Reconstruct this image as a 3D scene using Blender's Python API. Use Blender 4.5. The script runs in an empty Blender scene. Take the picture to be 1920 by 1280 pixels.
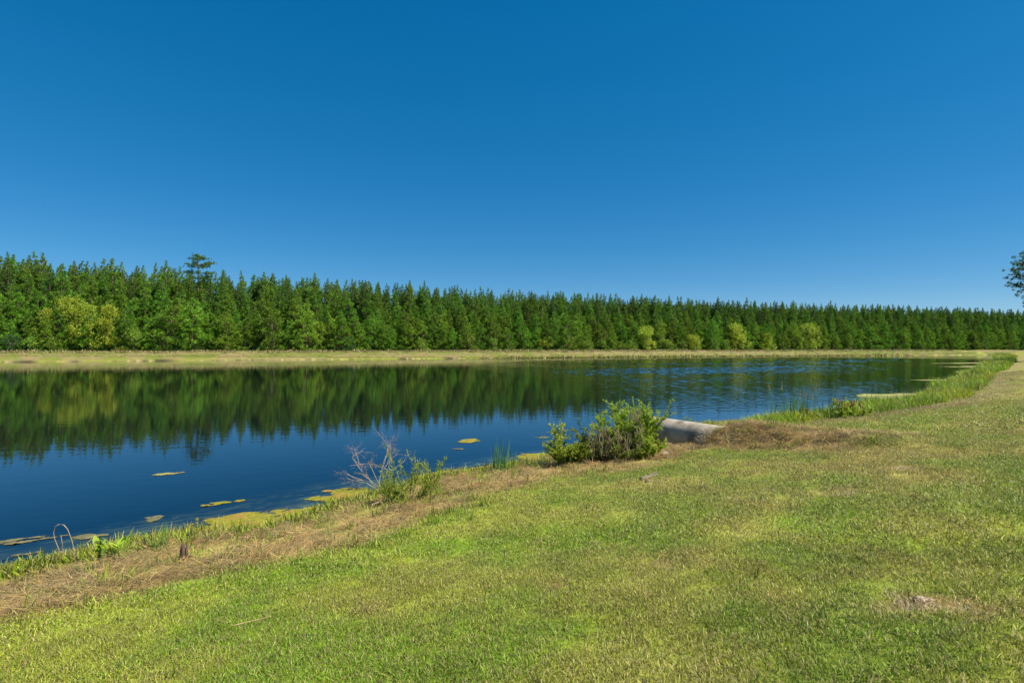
import bpy, math, random
import numpy as np
from mathutils import Vector

R = math.radians
scene = bpy.context.scene

# ------------------------------------------------------------------ camera
CAM_Z = 3.0            # metres above the water
cam_d = bpy.data.cameras.new("camera")
cam_d.sensor_width = 36.0
cam_d.lens = 36.0 * 1000.0 / 1920.0
cam_d.clip_start = 0.05
cam_d.clip_end = 6000.0
cam = bpy.data.objects.new("camera", cam_d)
scene.collection.objects.link(cam)
cam.location = (0, 0, CAM_Z)
cam.rotation_euler = (R(90) + math.atan(12 / 1000.0), 0, 0)
scene.camera = cam

# ------------------------------------------------------------------ sky and sun
SUN_ELEV, SUN_AZ = R(54), R(108)     # azimuth clockwise from +Y (view direction): high, from the right and a little behind
world = bpy.data.worlds.new("World")
scene.world = world
world.use_nodes = True
wn, wl = world.node_tree.nodes, world.node_tree.links
wn.clear()
sky = wn.new("ShaderNodeTexSky")
sky.sky_type = 'NISHITA'
sky.sun_disc = False
sky.sun_elevation = SUN_ELEV
sky.sun_rotation = SUN_AZ
sky.altitude = 3000.0
sky.air_density = 1.0
sky.dust_density = 1.0
sky.ozone_density = 6.0
hs = wn.new("ShaderNodeHueSaturation")
hs.inputs["Saturation"].default_value = 1.7
hs.inputs["Hue"].default_value = 0.497
gam = wn.new("ShaderNodeGamma"); gam.inputs["Gamma"].default_value = 0.6
hs.inputs["Value"].default_value = 1.0
bgn = wn.new("ShaderNodeBackground")
bgn.inputs["Strength"].default_value = 0.118
wo = wn.new("ShaderNodeOutputWorld")
wl.new(sky.outputs[0], gam.inputs["Color"])
wl.new(gam.outputs[0], hs.inputs["Color"])
wl.new(hs.outputs[0], bgn.inputs["Color"])
wl.new(bgn.outputs[0], wo.inputs["Surface"])

sun_d = bpy.data.lights.new("sun", 'SUN')
sun_d.energy = 4.8
sun_d.angle = R(0.53)
sun_d.color = (1.0, 0.95, 0.86)
sun = bpy.data.objects.new("sun", sun_d)
scene.collection.objects.link(sun)
sun_dir = Vector((math.sin(SUN_AZ) * math.cos(SUN_ELEV), math.cos(SUN_AZ) * math.cos(SUN_ELEV), math.sin(SUN_ELEV)))
sun.rotation_euler = sun_dir.to_track_quat('Z', 'Y').to_euler()
sun.location = (30, -10, 60)

scene.view_settings.view_transform = 'Standard'
scene.view_settings.look = 'None'
scene.view_settings.exposure = 0.95
scene.view_settings.gamma = 1.0
scene.view_settings.use_curve_mapping = False
scene.cycles.max_bounces = 6
scene.cycles.transparent_max_bounces = 8
scene.cycles.diffuse_bounces = 2
scene.cycles.glossy_bounces = 2
scene.cycles.transmission_bounces = 3
scene.cycles.use_denoising = True

# ------------------------------------------------------------------ helpers
def link(o):
    scene.collection.objects.link(o)
    return o

def tag(o, label=None, cat=None, group=None, kind=None):
    if label: o["label"] = label
    if cat: o["category"] = cat
    if group: o["group"] = group
    if kind: o["kind"] = kind
    return o

def empty(name, loc, label, cat, group=None, rz=0.0):
    o = bpy.data.objects.new(name, None)
    link(o)
    o.empty_display_size = 0.2
    o.location = loc
    o.rotation_euler = (0, 0, rz)
    return tag(o, label, cat, group)

class MB:
    """collects vertices / polygons (tri or quad arrays) with one float 'v' per vertex"""
    def __init__(s):
        s.V, s.T, s.Q, s.A, s.n = [], [], [], [], 0
    def add(s, V, T=None, Q=None, a=None):
        V = np.asarray(V, float).reshape(-1, 3)
        if T is not None and len(T): s.T.append(np.asarray(T, int) + s.n)
        if Q is not None and len(Q): s.Q.append(np.asarray(Q, int) + s.n)
        if a is None: a = 0.5
        s.A.append(np.broadcast_to(np.asarray(a, float), (len(V),)).copy())
        s.V.append(V); s.n += len(V)
    def mesh(s, name, mats, smooth=False):
        V = np.concatenate(s.V) if s.V else np.zeros((0, 3))
        T = np.concatenate(s.T) if s.T else np.zeros((0, 3), int)
        Q = np.concatenate(s.Q) if s.Q else np.zeros((0, 4), int)
        m = bpy.data.meshes.new(name)
        m.vertices.add(len(V)); m.vertices.foreach_set("co", V.astype(np.float32).ravel())
        loops = np.concatenate([T.ravel(), Q.ravel()]).astype(np.int32)
        m.loops.add(len(loops)); m.loops.foreach_set("vertex_index", loops)
        m.polygons.add(len(T) + len(Q))
        st = np.concatenate([np.arange(len(T)) * 3, len(T) * 3 + np.arange(len(Q)) * 4]).astype(np.int32)
        m.polygons.foreach_set("loop_start", st)
        if smooth: m.polygons.foreach_set("use_smooth", np.ones(len(T) + len(Q), bool))
        at = m.attributes.new("v", 'FLOAT', 'POINT')
        at.data.foreach_set("value", np.concatenate(s.A).astype(np.float32) if s.A else np.zeros(0, np.float32))
        for mt in (mats if isinstance(mats, (list, tuple)) else [mats]): m.materials.append(mt)
        m.update(calc_edges=True)
        return m

def obj(name, mesh, parent=None, loc=(0, 0, 0)):
    o = bpy.data.objects.new(name, mesh)
    link(o)
    o.location = loc
    if parent is not None: o.parent = parent
    return o

def unit(a):
    a = np.asarray(a, float)
    return a / np.maximum(np.linalg.norm(a, axis=-1, keepdims=True), 1e-9)

def leaves(mb, P, D, L, W, rng, a=None, fold=0.15, droop=0.0):
    """rhombic leaves: base P, direction D"""
    P = np.asarray(P, float); n = len(P)
    if n == 0: return
    D = unit(D); L = np.broadcast_to(L, (n,))[:, None]; W = np.broadcast_to(W, (n,))[:, None]
    r = rng.normal(size=(n, 3))
    S = unit(np.cross(D, r)); N = np.cross(S, D)
    mid = P + D * L * 0.45
    tip = P + D * L + np.array([0, 0, -1.0]) * L * droop
    V = np.stack([P, mid + S * W / 2 + N * W * fold, tip, mid - S * W / 2 + N * W * fold], 1)
    b = np.arange(n)[:, None] * 4
    T = np.concatenate([b + np.array([[0, 1, 2]]), b + np.array([[0, 2, 3]])])
    if a is None: a = rng.random(n)
    mb.add(V.reshape(-1, 3), T=T, a=np.repeat(a, 4))

def blades(mb, P, az, lean, L, W, rng, a=None, curve=0.5):
    """grass blades, 3 segments tapering, bending over in direction az"""
    P = np.asarray(P, float); n = len(P)
    if n == 0: return
    L = np.broadcast_to(L, (n,)); W = np.broadcast_to(W, (n,)); lean = np.broadcast_to(lean, (n,))
    cv = np.broadcast_to(curve, (n,))
    H = np.stack([np.cos(az), np.sin(az), np.zeros(n)], 1)
    tw = rng.uniform(-0.9, 0.9, n)
    S = np.stack([-np.sin(az + tw), np.cos(az + tw), np.zeros(n)], 1)
    pts = [P]
    ang = lean.copy() if hasattr(lean, 'copy') else lean
    cur = P.copy()
    ks = 3
    for k in range(ks):
        ang2 = lean + cv * (k + 0.5) / ks
        cur = cur + (H * np.sin(ang2)[:, None] + np.array([0, 0, 1.0]) * np.cos(ang2)[:, None]) * (L / ks)[:, None]
        pts.append(cur)
    wf = [0.8, 1.0, 0.65]
    rows = []
    for k in range(3):
        rows += [pts[k] - S * (W * wf[k] / 2)[:, None], pts[k] + S * (W * wf[k] / 2)[:, None]]
    rows.append(pts[3])
    V = np.stack(rows, 1)
    b = np.arange(n)[:, None] * 7
    Q = np.concatenate([b + np.array([[0, 1, 3, 2]]), b + np.array([[2, 3, 5, 4]])])
    T = b + np.array([[4, 5, 6]])
    if a is None: a = rng.random(n)
    mb.add(V.reshape(-1, 3), T=T, Q=Q, a=np.repeat(a, 7))

def tube(mb, pts, radii, sides=5, a=0.5, cap=True):
    pts = np.asarray(pts, float); n = len(pts)
    radii = np.broadcast_to(radii, (n,))
    tang = unit(np.gradient(pts, axis=0))
    ref = np.array([0.0, 0.0, 1.0]) if abs(tang[0, 2]) < 0.9 else np.array([1.0, 0.0, 0.0])
    rows = []
    for i in range(n):
        u = unit(np.cross(tang[i], ref)); w = np.cross(tang[i], u)
        th = np.arange(sides) * 2 * math.pi / sides
        rows.append(pts[i] + radii[i] * (np.cos(th)[:, None] * u + np.sin(th)[:, None] * w))
    V = np.concatenate(rows)
    i = np.arange(n - 1)[:, None] * sides; j = np.arange(sides)[None, :]; j2 = (j + 1) % sides
    Q = np.stack([i + j, i + j2, i + sides + j2, i + sides + j], -1).reshape(-1, 4)
    T = None
    if cap:
        V = np.concatenate([V, pts[:1], pts[-1:]])
        c0, c1 = n * sides, n * sides + 1
        jj = np.arange(sides); jn = (jj + 1) % sides
        T = np.concatenate([np.stack([np.full(sides, c0), jn, jj], 1),
                            np.stack([np.full(sides, c1), (n - 1) * sides + jj, (n - 1) * sides + jn], 1)])
    mb.add(V, T=T, Q=Q, a=a)

# value noise (numpy)
def _hash(ix, iy, seed):
    h = (ix.astype(np.int64) * 374761393 + iy.astype(np.int64) * 668265263 + seed * 1442695041) & 0xFFFFFFFF
    h = ((h ^ (h >> 13)) * 1274126177) & 0xFFFFFFFF
    h = h ^ (h >> 16)
    return (h & 0xFFFFFF) / float(0xFFFFFF)
def vnoise(x, y, seed=0):
    x = np.asarray(x, float); y = np.asarray(y, float)
    ix, iy = np.floor(x), np.floor(y)
    fx, fy = x - ix, y - iy
    fx = fx * fx * (3 - 2 * fx); fy = fy * fy * (3 - 2 * fy)
    a = _hash(ix, iy, seed); b = _hash(ix + 1, iy, seed); c = _hash(ix, iy + 1, seed); d = _hash(ix + 1, iy + 1, seed)
    return a + (b - a) * fx + (c - a) * fy + (a - b - c + d) * fx * fy
def fbm(x, y, seed=0, oct=4):
    t, amp, s = 0.0, 0.5, 0.0
    for k in range(oct):
        t = t + amp * vnoise(x * 2 ** k, y * 2 ** k, seed + k * 17); s += amp; amp *= 0.5
    return t / s
def sstep(a, b, x):
    t = np.clip((x - a) / (b - a), 0, 1)
    return t * t * (3 - 2 * t)

# ------------------------------------------------------------------ materials
def new_mat(name):
    m = bpy.data.materials.new(name); m.use_nodes = True
    m.node_tree.nodes.clear()
    return m, m.node_tree.nodes, m.node_tree.links

def leaf_mat(name, c1, c2, transl=0.35, rough=0.55, spec=0.25, objvar=0.25, noise=0.0, nscale=0.3):
    """foliage: colour from c1 to c2 by the leaf's own value, a little by plant, part of the light passes through"""
    m, n, l = new_mat(name)
    at = n.new("ShaderNodeAttribute"); at.attribute_name = "v"
    mix = n.new("ShaderNodeMix"); mix.data_type = 'RGBA'
    mix.inputs["A"].default_value = (*c1, 1); mix.inputs["B"].default_value = (*c2, 1)
    l.new(at.outputs["Fac"], mix.inputs["Factor"])
    oi = n.new("ShaderNodeObjectInfo")
    mr = n.new("ShaderNodeMapRange"); mr.inputs["To Min"].default_value = 1 - objvar; mr.inputs["To Max"].default_value = 1 + objvar
    l.new(oi.outputs["Random"], mr.inputs["Value"])
    hsn = n.new("ShaderNodeHueSaturation")
    l.new(mix.outputs["Result"], hsn.inputs["Color"]); l.new(mr.outputs[0], hsn.inputs["Value"])
    mr2 = n.new("ShaderNodeMapRange"); mr2.inputs["To Min"].default_value = 0.5 - objvar * 0.08; mr2.inputs["To Max"].default_value = 0.5 + objvar * 0.08
    mul = n.new("ShaderNodeMath"); mul.operation = 'MULTIPLY'; mul.inputs[1].default_value = 7.13
    fr = n.new("ShaderNodeMath"); fr.operation = 'FRACT'
    l.new(oi.outputs["Random"], mul.inputs[0]); l.new(mul.outputs[0], fr.inputs[0]); l.new(fr.outputs[0], mr2.inputs["Value"])
    l.new(mr2.outputs[0], hsn.inputs["Hue"])
    pb = n.new("ShaderNodeBsdfPrincipled")
    pb.inputs["Roughness"].default_value = rough
    pb.inputs["Specular IOR Level"].default_value = spec
    l.new(hsn.outputs[0], pb.inputs["Base Color"])
    tr = n.new("ShaderNodeBsdfTranslucent"); l.new(hsn.outputs[0], tr.inputs["Color"])
    mx = n.new("ShaderNodeMixShader"); mx.inputs[0].default_value = transl
    l.new(pb.outputs[0], mx.inputs[1]); l.new(tr.outputs[0], mx.inputs[2])
    out = n.new("ShaderNodeOutputMaterial"); l.new(mx.outputs[0], out.inputs[0])
    return m

def blade_mat(name, transl=0.25):
    """grass: colour of the spot it grows on (instancer attribute tint), varied blade by blade"""
    m, n, l = new_mat(name)
    ti = n.new("ShaderNodeAttribute"); ti.attribute_type = 'INSTANCER'; ti.attribute_name = "tint"
    at = n.new("ShaderNodeAttribute"); at.attribute_name = "v"
    mr = n.new("ShaderNodeMapRange"); mr.inputs["To Min"].default_value = 0.5; mr.inputs["To Max"].default_value = 1.6
    l.new(at.outputs["Fac"], mr.inputs["Value"])
    mul = n.new("ShaderNodeMath"); mul.operation = 'MULTIPLY'; mul.inputs[1].default_value = 17.7
    fr = n.new("ShaderNodeMath"); fr.operation = 'FRACT'
    l.new(at.outputs["Fac"], mul.inputs[0]); l.new(mul.outputs[0], fr.inputs[0])
    dry = n.new("ShaderNodeMapRange"); dry.inputs["From Min"].default_value = 0.68; dry.inputs["From Max"].default_value = 0.74
    dry.inputs["To Max"].default_value = 0.75
    l.new(fr.outputs[0], dry.inputs["Value"])
    mix = n.new("ShaderNodeMix"); mix.data_type = 'RGBA'; mix.inputs["B"].default_value = (0.30, 0.23, 0.10, 1)
    l.new(dry.outputs[0], mix.inputs["Factor"]); l.new(ti.outputs["Color"], mix.inputs["A"])
    hsn = n.new("ShaderNodeHueSaturation"); l.new(mix.outputs["Result"], hsn.inputs["Color"]); l.new(mr.outputs[0], hsn.inputs["Value"])
    pb = n.new("ShaderNodeBsdfPrincipled"); pb.inputs["Roughness"].default_value = 0.5; pb.inputs["Specular IOR Level"].default_value = 0.3
    l.new(hsn.outputs[0], pb.inputs["Base Color"])
    tr = n.new("ShaderNodeBsdfTranslucent"); l.new(hsn.outputs[0], tr.inputs["Color"])
    mx = n.new("ShaderNodeMixShader"); mx.inputs[0].default_value = transl
    l.new(pb.outputs[0], mx.inputs[1]); l.new(tr.outputs[0], mx.inputs[2])
    out = n.new("ShaderNodeOutputMaterial"); l.new(mx.outputs[0], out.inputs[0])
    return m

def rough_mat(name, c1, c2, scale=6.0, rough=0.9, bump=0.3, detail=6.0, stretch=(1, 1, 1), c3=None, s3=1.5):
    m, n, l = new_mat(name)
    tc = n.new("ShaderNodeTexCoord"); mp = n.new("ShaderNodeMapping"); mp.inputs["Scale"].default_value = stretch
    l.new(tc.outputs["Object"], mp.inputs[0])
    nz = n.new("ShaderNodeTexNoise"); nz.inputs["Scale"].default_value = scale; nz.inputs["Detail"].default_value = detail
    nz.inputs["Roughness"].default_value = 0.65
    l.new(mp.outputs[0], nz.inputs["Vector"])
    cr = n.new("ShaderNodeValToRGB")
    cr.color_ramp.elements[0].position = 0.3; cr.color_ramp.elements[0].color = (*c1, 1)
    cr.color_ramp.elements[1].position = 0.7; cr.color_ramp.elements[1].color = (*c2, 1)
    l.new(nz.outputs[0], cr.inputs[0])
    col = cr.outputs[0]
    if c3:
        n3 = n.new("ShaderNodeTexNoise"); n3.inputs["Scale"].default_value = s3; n3.inputs["Detail"].default_value = 5
        l.new(tc.outputs["Object"], n3.inputs["Vector"])
        r3 = n.new("ShaderNodeMapRange"); r3.inputs["From Min"].default_value = 0.48; r3.inputs["From Max"].default_value = 0.66
        l.new(n3.outputs[0], r3.inputs["Value"])
        mx = n.new("ShaderNodeMix"); mx.data_type = 'RGBA'; mx.inputs["B"].default_value = (*c3, 1)
        l.new(col, mx.inputs["A"]); l.new(r3.outputs[0], mx.inputs["Factor"]); col = mx.outputs["Result"]
    pb = n.new("ShaderNodeBsdfPrincipled"); pb.inputs["Roughness"].default_value = rough; pb.inputs["Specular IOR Level"].default_value = 0.2
    l.new(col, pb.inputs["Base Color"])
    bp = n.new("ShaderNodeBump"); bp.inputs["Strength"].default_value = bump; bp.inputs["Distance"].default_value = 0.02
    l.new(nz.outputs[0], bp.inputs["Height"]); l.new(bp.outputs[0], pb.inputs["Normal"])
    out = n.new("ShaderNodeOutputMaterial"); l.new(pb.outputs[0], out.inputs[0])
    return m

M = {}
M["pine"] = leaf_mat("pine_needles", (0.05, 0.122, 0.010), (0.225, 0.40, 0.03), 0.28, objvar=0.26)
M["pine_light"] = leaf_mat("young_pine_needles", (0.06, 0.145, 0.010), (0.28, 0.47, 0.034), 0.3, objvar=0.28)
M["pine_dark"] = leaf_mat("pine_needles_dark", (0.035, 0.085, 0.014), (0.13, 0.225, 0.034), 0.28, objvar=0.2)
M["bark"] = rough_mat("pine_bark", (0.09, 0.06, 0.045), (0.22, 0.15, 0.11), 9, bump=0.6, stretch=(1, 1, 0.25))
M["willow"] = leaf_mat("willow_leaves", (0.20, 0.275, 0.018), (0.50, 0.56, 0.058), 0.42, objvar=0.1)
M["shrub"] = leaf_mat("shrub_leaves", (0.085, 0.16, 0.014), (0.25, 0.37, 0.04), 0.35, objvar=0.25)
M["broad"] = leaf_mat("broad_leaves", (0.03, 0.075, 0.02), (0.09, 0.17, 0.035), 0.3, objvar=0.2)
M["rust"] = leaf_mat("rusty_leaves", (0.16, 0.08, 0.02), (0.30, 0.13, 0.03), 0.3)
M["bush"] = leaf_mat("bush_leaves", (0.14, 0.25, 0.016), (0.42, 0.56, 0.05), 0.5, objvar=0.1)
M["bush_light"] = leaf_mat("light_bush_leaves", (0.15, 0.23, 0.015), (0.42, 0.50, 0.06), 0.48, objvar=0.1)
M["bush_dark"] = leaf_mat("dark_vine_leaves", (0.09, 0.13, 0.014), (0.30, 0.34, 0.06), 0.45, objvar=0.1)
M["cattail"] = leaf_mat("cattail_leaves", (0.03, 0.10, 0.03), (0.11, 0.24, 0.05), 0.3, objvar=0.1)
M["reed"] = leaf_mat("reed_leaves", (0.06, 0.14, 0.02), (0.17, 0.30, 0.04), 0.35, objvar=0.1)
M["straw"] = leaf_mat("dead_straw", (0.26, 0.17, 0.08), (0.50, 0.36, 0.19), 0.15, objvar=0.15)
M["dead"] = leaf_mat("dead_stems", (0.20, 0.15, 0.085), (0.46, 0.37, 0.23), 0.15, objvar=0.05)
M["brown_leaf"] = leaf_mat("brown_leaves", (0.14, 0.06, 0.02), (0.34, 0.17, 0.06), 0.2, objvar=0.05)
M["yellow_tip"] = leaf_mat("yellow_tips", (0.30, 0.30, 0.03), (0.55, 0.50, 0.06), 0.35, objvar=0.05)
M["red_tip"] = leaf_mat("red_tips", (0.28, 0.08, 0.04), (0.45, 0.18, 0.08), 0.35, objvar=0.05)
M["orange_head"] = leaf_mat("orange_heads", (0.40, 0.13, 0.03), (0.55, 0.24, 0.05), 0.2, objvar=0.05)
M["twig"] = rough_mat("grey_twig", (0.20, 0.15, 0.10), (0.42, 0.35, 0.27), 20)
M["stem_green"] = rough_mat("green_stem", (0.10, 0.15, 0.03), (0.22, 0.26, 0.07), 20)
M["driftwood"] = rough_mat("weathered_wood", (0.09, 0.068, 0.05), (0.24, 0.19, 0.145), 14, stretch=(0.3, 1, 1), bump=0.6)
M["stump"] = rough_mat("rotten_stump_wood", (0.03, 0.02, 0.014), (0.15, 0.10, 0.07), 30, stretch=(1, 1, 0.15), bump=1.0)
M["stone"] = rough_mat("pale_stone", (0.26, 0.24, 0.20), (0.45, 0.42, 0.37), 12, bump=0.5)
M["sand"] = rough_mat("sandy_soil", (0.28, 0.20, 0.14), (0.46, 0.35, 0.27), 40, bump=0.8)
M["clod"] = rough_mat("soil_clod", (0.09, 0.06, 0.04), (0.25, 0.17, 0.11), 25, bump=0.9)
M["concrete"] = rough_mat("weathered_concrete", (0.27, 0.225, 0.165), (0.42, 0.36, 0.275), 3.5, rough=0.92, bump=0.2, c3=(0.17, 0.135, 0.095), s3=2.2)
M["algae"] = rough_mat("floating_algae", (0.09, 0.10, 0.008), (0.27, 0.235, 0.02), 11, rough=0.8, bump=1.0, c3=(0.24, 0.15, 0.03), s3=2.5)
M["algae_pale"] = rough_mat("drying_algae", (0.16, 0.145, 0.05), (0.27, 0.23, 0.095), 2.5, rough=0.8, bump=0.4, c3=(0.24, 0.27, 0.06), s3=0.6)
def scum(m):
    """thin film: the mat turns see-through towards its rim, in flecks"""
    n, l = m.node_tree.nodes, m.node_tree.links
    out = next(q for q in n if q.type == 'OUTPUT_MATERIAL'); src = out.inputs[0].links[0].from_socket
    at = n.new("ShaderNodeAttribute"); at.attribute_name = "v"
    g = n.new("ShaderNodeNewGeometry"); z = n.new("ShaderNodeTexNoise"); z.inputs["Scale"].default_value = 26; z.inputs["Detail"].default_value = 5
    l.new(g.outputs["Position"], z.inputs["Vector"])
    ad = n.new("ShaderNodeMath"); ad.operation = 'ADD'; l.new(at.outputs["Fac"], ad.inputs[0]); l.new(z.outputs[0], ad.inputs[1])
    mr = n.new("ShaderNodeMapRange"); mr.inputs["From Min"].default_value = 0.58; mr.inputs["From Max"].default_value = 0.92
    l.new(ad.outputs[0], mr.inputs["Value"])
    tr = n.new("ShaderNodeBsdfTransparent"); mx = n.new("ShaderNodeMixShader")
    l.new(mr.outputs[0], mx.inputs[0]); l.new(tr.outputs[0], mx.inputs[1]); l.new(src, mx.inputs[2]); l.new(mx.outputs[0], out.inputs[0])
M["algae_dull"] = rough_mat("half_sunk_algae", (0.06, 0.07, 0.035), (0.19, 0.16, 0.07), 6, rough=0.6, bump=0.4)
M["blade"] = blade_mat("grass_blades")
for q in ("algae", "algae_pale", "algae_dull"): scum(M[q])

# ------------------------------------------------------------------ the lie of the land
NEAR = np.array([(-95, -95), (-40, -31), (-14, -1.2), (-8.4, 5.4), (-6.95, 7.05), (-6.3, 7.6), (-5.4, 8.5), (-4.0, 9.1), (-3.55, 10.0), (-2.9, 11.0),
                 (-1.8, 12.3), (-0.4, 13.1), (0.55, 13.9), (1.4, 15.1), (3.6, 16.7), (6.2, 18.6), (9.1, 20.6), (16.5, 25.2),
                 (21.8, 29.4), (27.0, 34.5), (42, 50), (62, 70.5), (97, 107), (139, 151), (200, 222)], float)
FAR = np.array([(200, 222), (150, 207.5), (6, 158), (-107, 111), (-300, 34)], float)
LEFT = np.array([(-300, 34), (-340, -90), (-95, -95)], float)
POLY = np.concatenate([NEAR, FAR[1:], LEFT[1:-1]])
FD = unit(np.array([0.944, 0.33])); FN = np.array([-FD[1], FD[0]]); FO = np.array([6.0, 158.0])

def dist_line(x, y, pts):
    best = np.full(x.shape, 1e9); along = np.zeros(x.shape); acc = 0.0
    for (a, b) in zip(pts[:-1], pts[1:]):
        d = b - a; L = np.hypot(*d); d = d / L
        t = np.clip((x - a[0]) * d[0] + (y - a[1]) * d[1], 0, L)
        dd = np.hypot(x - a[0] - t * d[0], y - a[1] - t * d[1])
        m = dd < best
        best = np.where(m, dd, best); along = np.where(m, acc + t, along); acc += L
    return best, along
def inside(x, y):
    c = np.zeros(x.shape, bool); P = POLY; j = len(P) - 1
    for i in range(len(P)):
        xi, yi, xj, yj = *P[i], *P[j]
        with np.errstate(divide='ignore', invalid='ignore'):
            t = ((yi > y) != (yj > y)) & (x < (xj - xi) * (y - yi) / (yj - yi + 1e-12) + xi)
        c ^= t; j = i
    return c

PIPE_A = np.array([3.85, 16.9]); PIPE_B = np.array([6.35, 11.9]); PIPE_DIR = unit(PIPE_B - PIPE_A)
def shore(x, y):
    """signed distance to the waterline (land > 0), near-bank flag, arc length along the near bank"""
    x = np.asarray(x, float); y = np.asarray(y, float)
    dn, al = dist_line(x, y, NEAR)
    df, _ = dist_line(x, y, FAR)
    dl, _ = dist_line(x, y, LEFT)
    sg = np.where(inside(x, y), -1.0, 1.0)
    near = dn < np.minimum(df, dl)
    s = sg * np.minimum(dn, np.minimum(df, dl))
    wob = (fbm(x * 0.9, y * 0.9, 3, 3) - 0.5) * 0.9 * np.exp(-np.abs(s) / 3.0) * np.clip(60.0 / (np.hypot(x, y) + 1e-3), 0.15, 1)
    return s + wob * np.where(near, 1, 0.4), near, al

def height(x, y, s=None, near=None):
    x = np.asarray(x, float); y = np.asarray(y, float)
    if s is None: s, near, _ = shore(x, y)
    land = np.where(s > 0, 2.1 - np.log1p(np.exp(-(s - 13.2) * 0.9)) / 0.9 * 0.157, 0)
    land = np.where(s > 0, np.minimum(s * 0.157 + 0.02, land + 0.02), 0)
    # behind the crest the far berm falls away to the forest floor
    back = np.where(near, 0, sstep(16.5, 22, s) * 1.0)
    land = land - np.where(s > 0, back, 0)
    bed = np.maximum(s * 0.20, -2.0)
    z = np.where(s > 0, land, bed)
    r = np.hypot(x, y)
    amp = np.clip(1.4 - r / 60, 0, 1)
    z = z + amp * ((fbm(x * 0.7, y * 0.7, 11, 3) - 0.5) * 0.10 + (fbm(x * 3.1, y * 3.1, 12, 3) - 0.5) * 0.05) * sstep(-0.5, 0.8, s)
    z = z + (fbm(x * 0.05, y * 0.05, 14, 3) - 0.5) * 0.5 * sstep(60, 400, r) * sstep(2, 20, s)
    # soil mound over the buried length of the pipe
    t = (x - PIPE_A[0]) * PIPE_DIR[0] + (y - PIPE_A[1]) * PIPE_DIR[1]
    q = np.abs((x - PIPE_A[0]) * PIPE_DIR[1] - (y - PIPE_A[1]) * PIPE_DIR[0])
    face = 3.55 + 0.25 * (fbm(x * 3, y * 3, 21, 2) - 0.5)
    ridge = 1.12 + 0.05 * (t - 3.4) - np.clip(q, 0, 3) ** 2 * 0.42
    ridge = ridge + (fbm(x * 4, y * 4, 22, 3) - 0.5) * 0.16
    qs = (x - PIPE_A[0]) * PIPE_DIR[1] - (y - PIPE_A[1]) * PIPE_DIR[0]
    z = z - 0.22 * sstep(0.4, 1.0, t) * sstep(4.3, 3.4, t) * sstep(1.15, 0.5, np.abs(qs)) * (s > 0.2)
    w = sstep(face, face + 0.35, t) * (1 - sstep(7.2, 9.6, t))
    z = np.where(w > 0, z + np.maximum(ridge - z, 0) * w, z)
    return z

def mound_w(x, y):
    t = (x - PIPE_A[0]) * PIPE_DIR[0] + (y - PIPE_A[1]) * PIPE_DIR[1]
    q = np.abs((x - PIPE_A[0]) * PIPE_DIR[1] - (y - PIPE_A[1]) * PIPE_DIR[0])
    return sstep(3.3, 3.8, t) * (1 - sstep(6.2, 8.2, t)) * (1 - sstep(0.9, 1.7, q))

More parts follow.
